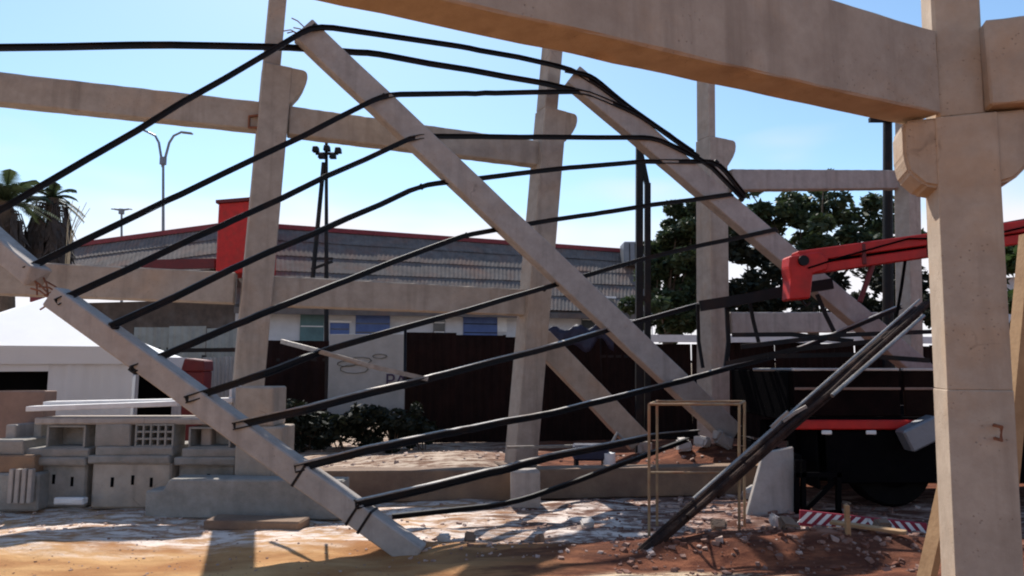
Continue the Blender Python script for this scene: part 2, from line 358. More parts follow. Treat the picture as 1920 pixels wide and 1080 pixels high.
# ------------------------------------------------------------------ the standing row of precast columns
r_ = Vector((.912, .41, 0)).normalized(); n_ = Vector((-r_.y, r_.x, 0)); Z = Vector((0, 0, 1))
CORB = [(0, 0), (.22, 0), (.262, -.03), (.275, -.1), (.262, -.2), (.21, -.32), (.09, -.5), (0, -.56)]
def row_column(base, top, zc, wl, wu, label, ztop, lift=True):
    """lower shaft wl wide, corbel on its right at height zc, slimmer upper shaft flush with the left face"""
    base = Vector(base); ax = (Vector(top) - base).normalized()
    t = thing('precast_column', base, label, 'column', 'standing row of precast columns')
    x = (r_ - ax * r_.dot(ax)).normalized(); y = ax.cross(x)
    h = zc / ax.z
    mb = MB(); mb.frame(base, x, y, ax, (-wl / 2, -wl / 2, -.3), (wl / 2, wl / 2, h)); mb.build('lower_shaft', M['conc'], t, bevel=.014)
    mb = MB(); mb.frame(base, x, y, ax, (-wl / 2 + .004, -wl / 2 + .03, h), (-wl / 2 + wu, wl / 2 - .03, ztop / ax.z)); mb.build('upper_shaft', M['conc'], t, bevel=.012)
    mb = MB(); mb.prism(CORB, base + ax * h + x * (wl / 2 - .06), x, ax, y, -wl / 2 + .012, wl / 2 - .012); mb.build('corbel', M['conc'], t, bevel=.012)
    mb = MB(); mb.frame(base, x, y, ax, (-.34, -.34, -.3), (.34, .34, .1)); mb.build('footing_socket', M['conc_brown'], t, bevel=.02, jitter=.008)
    return t, x, y, ax, base
Y1, Y2, Y3, Y4 = 9.5, 11.2, 12.8, 14.6
def base_at(px, Y): return at(px, Y, 0)
def toplift(base, px, py): return P(px, py, base.y)
b1 = base_at(447, Y1); c1 = row_column(b1, P(522, 100, Y1), 5.86, .39, .23, 'tall leaning concrete column left of centre with corbel near its top', 7.2)
b2 = base_at(975, Y2); c2 = row_column(b2, P(1034, 200, Y2), 5.86, .40, .24, 'leaning concrete column in mid row under the near beam', 7.4)
b3 = base_at(1338, Y3); c3 = row_column(b3, P(1334, 260, Y3), 5.9, .42, .16, 'concrete column with rounded corbel left of the red crane boom', 7.6)
b4 = base_at(1708, Y4); c4 = row_column(b4, P(1700, 260, Y4), 5.9, .36, .2, 'thin far concrete column partly hidden behind the near column', 7.6)
b0 = base_at(-352, 8.22); c0 = row_column(b0, P(-345, 100, 8.22), 5.86, .39, .23, 'concrete column carrying the left ends of the row beams, outside the frame', 7.2)
# spandrel beams between them
def beam(name, A, B, w_, h_, m, label, cat='beam', group=None, bevel=.016, up=(0, 0, 1), jitter=.003):
    mb = MB(); mb.bar(A, B, w_, h_, up); o = mb.build(name, m, bevel=bevel, jitter=jitter, cuts=(1.0, 40)); return tag(o, label, cat, group)
def rowpt(i_px, Y, py): return P(i_px, py, Y)
off = n_ * .05
ul = P(-330, 132, 8.2)
beam('precast_beam', P(-330, 133, 8.25), P(492, 222, Y1 + .0), .22, .41, M['conc'], 'upper concrete beam running from left frame edge to the tall leaning column', group='spandrel beams of the row')
beam('precast_beam', P(540, 229, Y1 + .08), P(1012, 291, Y2 - .02), .22, .41, M['conc'], 'upper concrete beam between tall leaning column and mid row column', group='spandrel beams of the row')
beam('precast_beam', P(1368, 339, Y3 + .1), P(1694, 338, Y4 + .2), .22, .40, M['conc_cool'], 'upper concrete beam in front of dark tree between the two farthest columns', group='spandrel beams of the row')
beam('precast_beam', P(-330, 508, 8.25), P(442, 541, Y1), .24, .43, M['conc'], 'lower concrete beam left of the tall leaning column above the white tents', group='spandrel beams of the row')
beam('precast_beam', P(500, 546, Y1 + .06), P(990, 568, Y2 - .02), .24, .42, M['conc'], 'lower concrete beam in front of grey roof with sunlit top edge', group='spandrel beams of the row')
beam('precast_beam', P(1364, 606, Y3 + .1), P(1640, 604, Y4 - .2), .24, .40, M['conc_cool'], 'short pale concrete beam under the red crane boom', group='spandrel beams of the row')
# rusty hoop tied round the upper beam beside column one
mb = MB(); q = P(478, 226, Y1 - .16); mb.path([q + Vector((.11, 0, -.1)), q + Vector((-.08, 0, -.1)), q + Vector((-.08, 0, .06)), q + Vector((.1, 0, .08))], .03, .03, up=(0, 1, 0))
tag(mb.build('lifting_hoop', M['rust']), 'small rusty steel hoop on the upper beam beside tall leaning column', 'hoop')

# ------------------------------------------------------------------ fallen rafters
class Seg:
    def __init__(s, A, B): s.A = Vector(A); s.B = Vector(B)
    def near(s, px, py):
        best = (1e9, 0)
        for i in range(401):
            t = i / 400; q = PX(s.A.lerp(s.B, t)); d = (q[0] - px) ** 2 + (q[1] - py) ** 2
            if d < best[0]: best = (d, t)
        return s.A.lerp(s.B, best[1])
RA = Seg(P(568, 58, 9.15), P(1372, 814, 11.2))
RB = Seg(P(1072, 143, 10.85), P(1890, 834, 12.5))
RC = Seg(P(104, 556, 6.7), G(784, 1044, -.02))
RE = Seg(P(-300, 200, 8.0), P(70, 520, 6.75))
RD = Seg(P(1012, 636, 11.75), P(1196, 826, 12.1))
def rafter(sg, w_, h_, m, label, broken=0):
    A, B = sg.A, sg.B; x = (B - A); l = x.length; x.normalize(); y = Z.cross(x).normalized(); z = x.cross(y)
    t = thing('fallen_rafter', (B.x, B.y, min(A.z, B.z)), label, 'rafter', 'fallen roof rafters')
    mb = MB(); k = max(4, int(l / .45)); vs = []
    rg = random.Random(int(l * 1000))
    for i in range(k + 1):
        p = A + x * (l * i / k); e = rg.uniform(-.006, .006)
        jag = broken * .9 if i == k else 0
        for a, b in ((-1, -1), (1, -1), (1, 1), (-1, 1)):
            vs.append(p + y * a * w_ / 2 + z * (b * h_ / 2 + e) + x * rg.uniform(-jag, jag))
    fs = [(i * 4 + j, i * 4 + (j + 1) % 4, i * 4 + 4 + (j + 1) % 4, i * 4 + 4 + j) for i in range(k) for j in range(4)]
    fs += [(3, 2, 1, 0), tuple(4 * k + j for j in range(4))]
    mb.add(vs, fs); mb.build('rafter_body', m, t, bevel=.012)
    return t, x, y, z, l
ta = rafter(RA, .24, .36, M['conc_cool'], 'long fallen concrete rafter sloping from tall leaning column to rubble heap')
tb = rafter(RB, .24, .36, M['conc_cool'], 'fallen concrete rafter sloping from mid row column towards the red crane')
te = rafter(RE, .2, .2, M['conc_cool'], 'broken upper length of rafter jutting in from the left frame edge', broken=.08)
tcr = rafter(RC, .2, .21, M['conc_cool'], 'fallen concrete rafter at left with its foot on the orange earth')
td = rafter(RD, .24, .40, M['conc'], 'short broken piece of concrete rafter leaning by the mid row column', broken=.12)
def rebars(t, p, x, spread, ln, seed):
    rg = random.Random(seed)
    for k in range(4):
        o = p + Vector((rg.uniform(-1, 1), rg.uniform(-1, 1), rg.uniform(-1, 1))) * spread; e = o + x * ln * rg.uniform(.5, 1) + Vector((rg.uniform(-.1, .1), rg.uniform(-.1, .1), rg.uniform(-.2, .05)))
        mb = MB(); mb.tube([o - x * .1, o.lerp(e, .5) + Vector((0, 0, .02)), e], .009, 5); mb.build('rebar', M['rust'], t)
rebars(td[0], RD.B, td[1], .1, .4, 1); rebars(te[0], RE.B, te[1], .06, .22, 2); rebars(ta[0], RA.A, -ta[1], .1, .25, 3); rebars(tcr[0], RC.A, -tcr[1], .06, .18, 4)
# joint straps round rafter C (steel bands where purlins were fixed) and stub cleats
def strap(t, sg, f, w_, h_):
    A, B = sg.A, sg.B; x = (B - A).normalized(); y = Z.cross(x).normalized(); z = x.cross(y); p = A.lerp(B, f)
    mb = MB(); mb.frame(p, x, y, z, (-.012, -w_ / 2 - .006, -h_ / 2 - .006), (.012, w_ / 2 + .006, h_ / 2 + .006)); mb.build('strap', M['steel'], t)
for f in (.70, .84, .87): strap(tcr[0], RC, f, .2, .21)

# ------------------------------------------------------------------ the steel purlins still tied across the rafters
def purlin(kn, label, w_=.04, h_=.068, m='steel', sag=0, clip=True, lit_strip=False, name='steel_purlin', group='steel purlins across the rafters'):
    pts = []; clips = []
    for k in kn:
        if len(k) == 3 and isinstance(k[2], Seg):
            q = k[2].near(k[0], k[1]); Yq = q.y - .12; pts.append(P(k[0], k[1], Yq)); clips.append((pts[-1], k[2]))
        else: pts.append(P(*k))
    # round the bends a little
    fine = [pts[0]]
    for i in range(1, len(pts) - 1):
        a, b_, c = pts[i - 1], pts[i], pts[i + 1]
        ra = min(.25, (a - b_).length * .3); rc = min(.25, (c - b_).length * .3)
        p0 = b_ + (a - b_).normalized() * ra; p1 = b_ + (c - b_).normalized() * rc
        for s in (0, .33, .67, 1): fine.append(p0.lerp(b_, s).lerp(b_.lerp(p1, s), s))
    fine.append(pts[-1])
    wob = random.Random(len(label) * 7 + len(kn)); fin2 = []
    for a, b_ in zip(fine[:-1], fine[1:]):
        k = max(1, int((b_ - a).length / .55))
        for i in range(k): fin2.append(a.lerp(b_, i / k) + Vector((wob.uniform(-1, 1), wob.uniform(-1, 1), wob.uniform(-1, 1))) * (.012 if i else .004))
    fine = fin2 + [fine[-1]]
    t = thing(name, (fine[0].x, fine[0].y, min(p.z for p in fine)), label, 'purlin', group)
    mb = MB(); mb.channel(fine, w_ * 1.15, h_); mb.build('channel', M[m], t)
    if lit_strip:
        mb = MB(); mb.path([p + Vector((0, 0, h_ / 2 + .006)) for p in fine], w_ + .02, .011); mb.build('sunlit_strip', M['pale_steel'], t)  # pale strip paints the sunlit highlight along the purlin top
    if clip:
        for p, sg in clips:
            mb = MB(); x = (sg.B - sg.A).normalized(); y = Z.cross(x).normalized(); z = x.cross(y)
            mb.frame(p + Vector((0, .05, 0)), x, y, z, (-.04, -.03, -.03), (.04, .03, .02)); mb.build('cleat', M[m], t)
    return t
purlin([(-50, 424, RE), (20, 383, 7.2), (590, 47, RA), (870, 88, 9.9), (1065, 128, RB), (1120, 158, RB), (1172, 196, RB)], 'topmost black purlin, peaked over the head of the long fallen rafter')
purlin([(-345, 97, 7.95), (-60, 91, 8.0), (280, 84, 8.3), (530, 88, 9.1), (700, 100, 9.7), (1040, 160, 10.7), (1110, 178, RB)], 'black purlin running almost level from the left frame edge under the sky', h_=.08)
purlin([(46, 506, RE), (300, 383, 7.6), (720, 178, RA), (900, 175, 10.2), (1095, 171, RB), (1200, 215, RB), (1310, 295, RB)], 'black purlin over the rafter where the upper beam crosses, level to mid row column')
purlin([(105, 566, RC), (400, 430, 7.6), (775, 256, RA), (1000, 257, 10.4), (1230, 258, RB), (1330, 308, RB), (1392, 372, RB)], 'black purlin bent at the rafter just below the upper beam, ending on the second rafter')
purlin([(208, 611, RC), (470, 488, 7.6), (790, 348, RA), (1060, 315, 10.6), (1200, 303, 11.0), (1345, 302, RB), (1396, 366, RB)], 'black purlin crossing the white horizon cloud to the corbel column')
purlin([(247, 693, RC), (450, 605, 7.2), (640, 530, 8.4), (875, 440, RA), (1120, 400, 10.8), (1372, 364, RB)], 'black purlin rising from the white tents across grey roof to the second rafter')
purlin([(347, 750, RC), (485, 705, 6.6), (600, 660, 7.6), (1020, 540, RA), (1220, 482, 11.0), (1455, 430, RB)], 'black purlin along the lower beam front, passing the twin posts')
purlin([(437, 800, RC), (560, 772, 6.5), (800, 712, 8.0), (1030, 652, 9.4), (1130, 622, RA), (1310, 572, 10.9), (1480, 542, 11.2)], 'black purlin across the maroon fence up to the red boom head', lit_strip=True)
purlin([(552, 880, RC), (700, 842, 6.6), (855, 810, 7.9), (1020, 779, 9.2), (1130, 752, 9.8), (1290, 712, 10.4), (1500, 655, 11.2), (1690, 575, 11.6)], 'purlin leaving the left rafter above the lying beam, passing behind the yellow frame', lit_strip=True)
purlin([(668, 946, RC), (950, 880, 7.4), (1030, 858, 8.2), (1230, 818, 9.3), (1310, 812, 9.7)], 'lowest black purlin on the left rafter, just over the fallen beams', lit_strip=True)
purlin([(735, 969, 7.25), (960, 944, 7.7), (1200, 857, 8.3), (1290, 824, 9.2)], 'thin rusty bar curving up off the pale debris behind the yellow frame', w_=.04, h_=.05, clip=False)
# second, stacked length of the fallen line above the boom
purlin([(1060, 132, 10.6), (1110, 142, 10.75), (1165, 190, 10.95), (1250, 250, 11.1), (1300, 285, 11.2)], 'loose black purlin end draped along the top of the second rafter', h_=.06, clip=False)
def bar_thing(name, pts, w_, h_, m, label, cat='bar', group=None, tube=0, up=(0, 0, 1)):
    mb = MB()
    if tube: mb.tube(pts, tube, 8)
    else: mb.path(pts, w_, h_, up)
    return tag(mb.build(name, M[m]), label, cat, group)
bar_thing('bent_bar', [P(528, 640, 8.3), P(600, 659, 7.55), P(700, 688, 7.7), P(802, 711, 7.95)], .03, .05, 'pale_steel', 'pale bent bar crossing in front of the grey lettered sheet')
bar_thing('hanging_rod', [P(612, 664, 7.6), P(611, 764, 7.6)], .025, .025, 'steel', 'thin black rod hanging left of the grey lettered sheet', up=(0, 1, 0))
bar_thing('hanging_rod', [P(760, 618, 8.5), P(759, 728, 8.0)], .03, .03, 'steel', 'thin black rod hanging on the right edge of the grey lettered sheet', up=(0, 1, 0))
bar_thing('hanging_rod', [P(1362, 566, 10.9), P(1366, 640, 10.9), P(1360, 694, 10.9)], .06, .05, 'steel', 'dark bent rod hanging beside the corbel column foot', up=(0, 1, 0))
bar_thing('hanging_rod', [P(1404, 558, 10.9), P(1412, 600, 10.9), P(1424, 648, 10.9)], .05, .04, 'steel', 'dark rod hanging before the pale beam, left of the boom head', up=(0, 1, 0))
bar_thing('hanging_rod', [P(1532, 552, 10.6), P(1548, 590, 10.6), P(1564, 622, 10.6)], .05, .045, 'steel', 'dark rod hanging under the red boom head', up=(0, 1, 0))
bar_thing('hanging_rod', [P(1308, 570, 10.7), P(1310, 640, 10.8), P(1318, 690, 10.8)], .05, .03, 'steel', 'dark rod hanging on the left edge of the corbel column', up=(0, 1, 0))
# purlin lengths that slid against the near row: heavy end under the boom
bar_thing('steel_channel', [P(1312, 574, 10.7), P(1400, 560, 10.6), P(1476, 545, 10.5), P(1560, 532, 10.4)], .12, .16, 'steel', 'heavy dark channel reaching from corbel column to the boom head', 'channel')

# twin dark posts behind the mid row
t = thing('twin_post', at(1204, 13.2, 0), 'dark twin steel posts rising before the grey roof with braced top', 'post')
pb = at(1198, 13.2, 0); pt = P(1199, 268, 13.2)
mb = MB(); mb.path([pb, pt], .13, .13, up=(0, 1, 0)); mb.build('post', M['steel'], t)
pb2 = at(1214, 13.2, 0)
mb = MB(); mb.path([pb2, P(1214, 344, 13.2)], .11, .11, up=(0, 1, 0)); mb.build('post', M['steel'], t)
mb = MB(); mb.path([P(1214, 350, 13.2), P(1197, 266, 13.2)], .09, .1, up=(0, 1, 0)); mb.build('brace', M['steel'], t)
mb = MB(); mb.bar(P(1194, 560, 13.2), P(1219, 560, 13.2), .1, .1); mb.build('tie_plate', M['steel'], t)

# ------------------------------------------------------------------ near column with its two beams
fr = Vector((.95, -.31, 0)).normalized(); fn = Vector((-fr.y, fr.x, 0))
fb = at(1850, 3.7, 0) ; fb.z = 0
ftop = at(1778, 3.7, 4.2)
t = thing('precast_column', fb, 'big near concrete column at right with two rounded corbels', 'column')
ax = Vector((.0, 0, 1)); x, y = fr, fn
W = .292
def fbase(z):  # slight lean
    return fb.lerp(ftop, z / 4.2)
def slab(z0, z1, x0, x1, y0, y1, nm, m, bev=.014):
    a = (ftop - fb).normalized(); mb = MB(); mb.frame(fb, x, y, a, (x0, y0, z0 / a.z), (x1, y1, z1 / a.z)); return mb.build(nm, m, t, bevel=bev, jitter=.002)
zj = 1.56; zc = 3.03
slab(-.3, zj - .001, -W / 2, W / 2, -W / 2, W / 2, 'lower_shaft', M['conc_near'], .004)
slab(zj + .001, zc - .02, -W / 2 + .003, W / 2 - .003, -W / 2 + .003, W / 2 - .003, 'middle_shaft', M['conc_near'], .004)
slab(zj - .02, zj + .02, -W / 2 + .02, W / 2 - .02, -W / 2 + .02, W / 2 - .02, 'joint_core', M['conc_brown'], 0)
slab(zc - .02, 4.6, -.13, .1, -.12, .13, 'upper_shaft', M['conc_near'])
CORF = [(0, 0), (.19, 0), (.205, -.03), (.205, -.2), (.185, -.29), (.11, -.37), (0, -.40)]
a = (ftop - fb).normalized()
for sgn in (-1, 1):
    mb = MB(); mb.prism(CORF if sgn > 0 else [(p[0] , p[1]) for p in CORF], fb + a * (zc - .015) / a.z + x * sgn * (W / 2 - .05), x * sgn, a, y, -W / 2 + .01, W / 2 - .01)
    mb.build('corbel', M['conc_near'], t, bevel=.03, seg=3)
mb = MB(); q = P(1886, 812, 3.45); mb.tube([q + Vector((.02, .12, .03)), q + Vector((-.02, -.0, .03)), q + Vector((-.025, 0, -.035)), q + Vector((.02, .12, -.035))], .009, 8)
mb.build('lifting_loop', M['rust'], t)
# near beam: sits on the left corbel and runs left past the camera
e0 = P(1738, 120, 3.66)
e0 = Vector((e0.x, e0.y, zc + .235))
e0 = e0 + n_ * .045
beam('precast_beam', e0, e0 - Vector((.9, .415, 0)) * 6.2, .21, .47, M['conc_near'], 'huge near concrete beam spanning the top of the view onto the near column', bevel=.009)
e1 = P(1836, 120, 3.6); e1.z = zc + .23
beam('precast_beam', e1, e1 + fr * 3.2, .26, .46, M['conc_near'], 'concrete beam stub right of the near column, cut by the frame edge', bevel=.009)
# timber props about the near column
bar_thing('timber_prop', [at(1868, 5.2, 0), P(1932, 440, 5.2)], .09, .12, 'timber', 'leaning timber prop visible right of the near column', 'prop', up=(0, 1, 0))
bar_thing('timber_prop', [at(1712, 4.6, -.02), P(1790, 850, 4.3)], .04, .13, 'timber', 'short timber board leaning on the foot of the near column', 'prop', up=(0, 1, 0))

# ------------------------------------------------------------------ long dark strut leaning on the truck side, pipes lashed to it
s0 = G(1192, 1052); s1 = P(1735, 572, 8.75)
t = thing('steel_strut', s0, 'thick dark strut leaning from the rubble up onto the truck side', 'strut'); rg = random.Random(8)
su = (s1 - s0).normalized(); sy = Z.cross(su).normalized(); sz = su.cross(sy)
for k, (a, b_, f0, f1, r0) in enumerate(((0, 0, 0, 1, .05), (.045, .03, .05, .97, .028), (-.05, .02, .12, 1.02, .026), (.01, .05, .0, .8, .022), (-.03, -.04, .2, .95, .024), (.05, -.03, .0, .6, .022))):
    pts = [s0.lerp(s1, f0 + (f1 - f0) * i / 6) + sy * (a + rg.uniform(-.012, .012)) + sz * (b_ + rg.uniform(-.012, .012)) for i in range(7)]
    mb = MB(); mb.tube(pts, r0, 7); mb.build('bundled_bar', M['strut'], t)
u0 = P(1428, 822, 6.75); u1 = P(1724, 562, 8.45)
bar_thing('steel_pipe', [P(1300, 935, 6.25), u0, u1], 0, 0, 'pale_steel', 'dull grey pipe lying along the top of the thick dark strut', 'pipe', tube=.014)
bar_thing('steel_pipe', [P(1560, 742, 7.4), P(1732, 592, 8.3)], 0, 0, 'pale_steel', 'short pale pipe on the strut near the near column', 'pipe', tube=.022)
for (xa, ya, xb, yb, Y, lb) in ((1468, 790, 1512, 762, 6.9, 'upper'), (1446, 802, 1478, 772, 6.8, 'lower')):
    bar_thing('steel_clamp', [P(xa, ya, Y), P((xa + xb) / 2, ya - 16, Y), P(xb, yb, Y)], .03, .018, 'pale_steel', 'bright %s clamp fixed on the dark strut' % lb, 'clamp', up=(0, 1, 0))

# ------------------------------------------------------------------ crane truck, side on
TY = 8.25; T0 = at(1498, TY, 0)
t = thing('crane_truck', (T0.x + 3, TY + 1.2, 0), 'red and black crane truck standing side-on behind the near column', 'truck')
X0 = T0.x
def tb_(nm, m, lo, hi, par=None, bev=.015, jit=0):
    mb = MB(); mb.frame(Vector((0, 0, 0)), Vector((1, 0, 0)), Vector((0, 1, 0)), Z, lo, hi); return mb.build(nm, M[m], par or t, bevel=bev, jitter=jit)
tb_('deck', 'black', (X0 + .01, TY + .06, .99), (X0 + 5.2, TY + 2.3, 1.06))
sr = tb_('side_rail', 'red', (X0, TY, .92), (X0 + 5.3, TY + .05, 1.03))
for dx in (.3, .82, 1.9, 2.7): tb_('marker_lamp', 'white', (X0 + dx, TY - .02, .865), (X0 + dx + .12, TY - .001, .912), sr, .008)
tb_('chassis_beam', 'black', (X0 + .2, TY + .55, .62), (X0 + 7.2, TY + .75, .9)); tb_('chassis_beam', 'black', (X0 + .2, TY + 1.55, .62), (X0 + 7.2, TY + 1.75, .9))
for i, dx in enumerate((0, 1.3, 2.6, 3.9)):
    p = tb_('side_panel', 'tside', (X0 + dx + .02, TY + .03, 1.07), (X0 + dx + 1.27, TY + .08, 1.6))
    tb_('panel_rail', 'conc_pale', (X0 + dx + .02, TY + .02, 1.605), (X0 + dx + 1.27, TY + .09, 1.635), p, .006)
    tb_('panel_rib', 'brownbox', (X0 + dx + .02, TY + .012, 1.38), (X0 + dx + 1.27, TY + .028, 1.41), p, .004)
tb_('far_side_panel', 'tside', (X0 + .02, TY + 2.2, 1.07), (X0 + 5.2, TY + 2.26, 1.62))
tb_('tail_board', 'black', (X0 - .04, TY + .1, 1.0), (X0 - .005, TY + 2.2, 1.6))
tb_('mud_flap', 'black', (X0 + .28, TY + .1, .22), (X0 + .31, TY + .6, .9))
tb_('underdeck_shade', 'black', (X0 + .36, TY + .02, .3), (X0 + 5.2, TY + .05, .9)); tb_('tool_locker', 'black', (X0 + 1.95, TY + .1, .32), (X0 + 3.0, TY + .6, .9), bev=.03); tb_('fuel_tank', 'black', (X0 + 3.15, TY + .1, .35), (X0 + 4.2, TY + .62, .88), bev=.06)  # the first panel is added, black, for the shade under the deck
tb_('underrun_guard', 'black', (X0 + 1.85, TY + .03, .4), (X0 + 4.3, TY + .07, .52)); tb_('rear_beam', 'black', (X0 + .02, TY + .12, .5), (X0 + .12, TY + 2.2, .62))
def wheel(cx, cy, par, r=.5, wd=.28):
    mb = MB(); n = 28
    prof = [(r * .55, -wd / 2), (r * .93, -wd / 2), (r, -wd / 2 + .05), (r, wd / 2 - .05), (r * .93, wd / 2), (r * .55, wd / 2)]
    vs = [(cx + p[0] * math.cos(2 * math.pi * k / n), cy + p[1], .5 + p[0] * math.sin(2 * math.pi * k / n)) for k in range(n) for p in prof]
    m = len(prof); fs = [(k * m + j, ((k + 1) % n) * m + j, ((k + 1) % n) * m + j + 1, k * m + j + 1) for k in range(n) for j in range(m - 1)]
    mb.add(vs, fs); wo = mb.build('wheel', M['rubber'], par, smooth=False)
    mb = MB(); mb.tube([(cx, cy - wd / 2 + .05, .5), (cx, cy + wd / 2 - .05, .5)], r * .56, 20); mb.tube([(cx, cy - wd / 2 - .01, .5), (cx, cy, .5)], .1, 10); mb.build('rim', M['black'], wo)
for cx in (X0 + 1.2, X0 + 6.3):
    for cy in (TY + .3, TY + 2.0): wheel(cx, cy, t)
mb = MB(); mb.prism([(X0 + .55 + .7 * (1 - math.cos(math.pi * k / 8)) * .93, .55 + .48 * math.sin(math.pi * k / 8)) for k in range(9)] , Vector((0, 0, 0)), Vector((1, 0, 0)), Z, Vector((0, 1, 0)), TY + .5, TY + .62); mb.build('mudguard', M['black'], t)
# cab (beyond the frame edge)
cab = MB(); cab.prism([(X0 + 5.6, .7), (X0 + 7.5, .7), (X0 + 7.6, 1.5), (X0 + 7.35, 2.6), (X0 + 5.6, 2.65)], Vector((0, 0, 0)), Vector((1, 0, 0)), Z, Vector((0, 1, 0)), TY + .05, TY + 2.3); cb = cab.build('cab', M['red'], t, bevel=.05, seg=2)
tb_('side_window', 'glass', (X0 + 6.2, TY + .03, 1.7), (X0 + 7.1, TY + .045, 2.35), cb, 0); tb_('windscreen', 'glass', (X0 + 7.45, TY + .3, 1.65), (X0 + 7.56, TY + 2.05, 2.3), cb, 0)
# knuckle crane: mast behind the cab, boom laid back over the bed with its head hanging low
mast = at(1985, TY + 1.15, 0)
tb_('crane_mast', 'red', (mast.x - .16, TY + .98, 1.06), (mast.x + .16, TY + 1.32, 3.55), bev=.03)
YB = TY + 1.15
bA = P(1990, 424, YB); bB = P(1492, 492, YB)
mb = MB(); mb.bar(bA + Vector((0, 0, .06)), bB + Vector((0, 0, .06)), .24, .16); bo = mb.build('boom', M['red'], t, bevel=.012)
mb = MB(); mb.bar(bA + Vector((0, 0, -.1)), bB + Vector((.1, 0, -.12)), .22, .13); mb.build('boom_extension', M['red'], bo, bevel=.012)
mb = MB(); mb.tube([bA + Vector((0, -.02, -.025)), bB + Vector((.2, -.02, -.03))], .035, 10); mb.build('hydraulic_ram', M['black'], bo)
mb = MB(); mb.bar(bA + Vector((0, .02, .17)), bB + Vector((.75, .02, .15)), .08, .05); mb.build('boom_top_rail', M['dred'], bo, bevel=.008)
for f in (.28, .52, .76):
    q = bA.lerp(bB, f) + Vector((0, 0, -.02)); mb = MB(); mb.box(q, (.06, .25, .29)); mb.build('boom_collar', M['dred'], bo, bevel=.01)
mb = MB(); mb.tube([bA + Vector((0, -.14, .1)), bA.lerp(bB, .35) + Vector((0, -.15, -.02)), bA.lerp(bB, .6) + Vector((0, -.15, .1)), bA.lerp(bB, .85) + Vector((0, -.15, -.03)), bB + Vector((.1, -.16, -.1))], .014, 6); mb.build('hose', M['black'], bo)
mb = MB(); q = bB + Vector((.06, 0, -.42)); mb.tube([q, q + Vector((.01, 0, -.12)), q + Vector((.06, 0, -.18)), q + Vector((.11, 0, -.13))], .018, 7); mb.build('hook', M['steel'], t)
mb = MB(); mb.prism([(-.1, .13), (.3, .19), (.42, .1), (.4, -.06), (.2, -.12), (.15, -.45), (-.13, -.47), (-.1, -.2), (-.12, -.02)], P(1488, 500, YB), Vector((1, 0, 0)), Z, Vector((0, 1, 0)), -.15, .15); hd = mb.build('boom_head', M['red'], t, bevel=.02)
mb = MB(); mb.tube([P(1497, 492, YB) + Vector((0, -.19, 0)), P(1497, 492, YB) + Vector((0, .19, 0))], .07, 14); mb.build('head_pin', M['steel'], hd)
mb = MB(); mb.tube([P(1612, 566, YB - .05), P(1640, 486, YB - .05)], .035, 10); mb.build('ram', M['dred'], t)
mb = MB(); mb.tube([P(1700, 470, YB), P(1690, 540, YB), P(1680, 600, YB), P(1650, 640, YB)], .02, 6); mb.build('hose', M['black'], t)
# tilted grey lamp/box under the rail
mb = MB(); q = P(1722, 812, TY - .16); mb.frame(q, Vector((.9, 0, .42)), Vector((0, 1, 0)), Vector((-.42, 0, .9)), (-.2, -.1, -.14), (.24, .1, .12)); mb.build('tilted_locker', M['lampg'], t, bevel=.02)
# dark trestle by the truck's tail
tr = thing('steel_trestle', at(1530, 7.9, 0), 'small black steel trestle beside the truck tail', 'trestle')
for px_ in (1494, 1506, 1572):
    mb = MB(); mb.path([at(px_, 7.9, 0), at(px_, 7.9, .62)], .05, .05, up=(0, 1, 0)); mb.build('leg', M['black'], tr)
for z_ in (.46, .05):
    mb = MB(); mb.bar(at(1490, 7.9, z_), at(1578, 7.9, z_), .05, .05); mb.build('rail', M['black'], tr)
mb = MB(); mb.bar(at(1508, 7.93, .06), at(1570, 7.93, .42), .04, .05); mb.build('brace', M['black'], tr)
bar_thing('steel_pipe', [P(1412, 693, 8.9), P(1500, 693, 8.6)], 0, 0, 'pale_steel', 'thin level pipe left of the truck bed', 'pipe', tube=.02)

# chevron barrier board on the ground before the truck
cb0 = at(1500, 7.35, .12); cb1 = at(1738, 7.2, .02)
t = thing('barrier_board', (cb0 + cb1) / 2 * 1.0, 'red and white chevron striped barrier board low before the truck', 'barrier')
ux = (cb1 - cb0).normalized(); Lb = (cb1 - cb0).length; uy = Z.cross(ux).normalized(); uz = ux.cross(uy)
mb = MB(); mb.frame(cb0, ux, uy, uz, (0, 0, -.085), (Lb, .03, .07)); mb.build('board', M['stripe_r'], t, bevel=.004)
ns = 13
for k in range(ns):
    c = (k + .5) / ns * Lb; sl = .05 if c < Lb * .55 else -.05
    mb = MB(); hw = Lb / ns * .24
    mb.prism([(c - hw - sl, -.055), (c + hw - sl, -.055), (c + hw + sl, .06), (c - hw + sl, .06)], cb0, ux, uz, uy, -.006, -.001); mb.build('stripe', M['white'], t)
# ------------------------------------------------------------------ yellow tube frame
FY = 6.95; t = thing('tube_frame', at(1305, FY, 0), 'worn yellow tubular frame standing on the rubble', 'frame')
def tb2(pts, r, nm, m='yellow'): mb = MB(); mb.tube(pts, r, 10); mb.build(nm, M[m], t, smooth=False)
zt = P(1300, 758, FY).z
tb2([at(1217, FY, gz(-1, 7)), at(1217, FY, zt)], .014, 'leg'); tb2([at(1386, FY, -.02), at(1386, FY, zt)], .014, 'leg')
tb2([at(1217, FY, zt), at(1386, FY, zt)], .014, 'top_rail'); tb2([at(1217, FY, .63), at(1386, FY, .63)], .011, 'middle_rail')
tb2([at(1232, FY + .55, 0), at(1232, FY + .55, zt)], .014, 'leg'); tb2([at(1396, FY + .5, 0), at(1396, FY + .5, zt)], .014, 'leg')
tb2([at(1217, FY, zt), at(1232, FY + .55, zt)], .012, 'side_rail'); tb2([at(1386, FY, zt), at(1396, FY + .5, zt)], .012, 'side_rail'); tb2([at(1232, FY + .55, zt), at(1396, FY + .5, zt)], .012, 'top_rail')

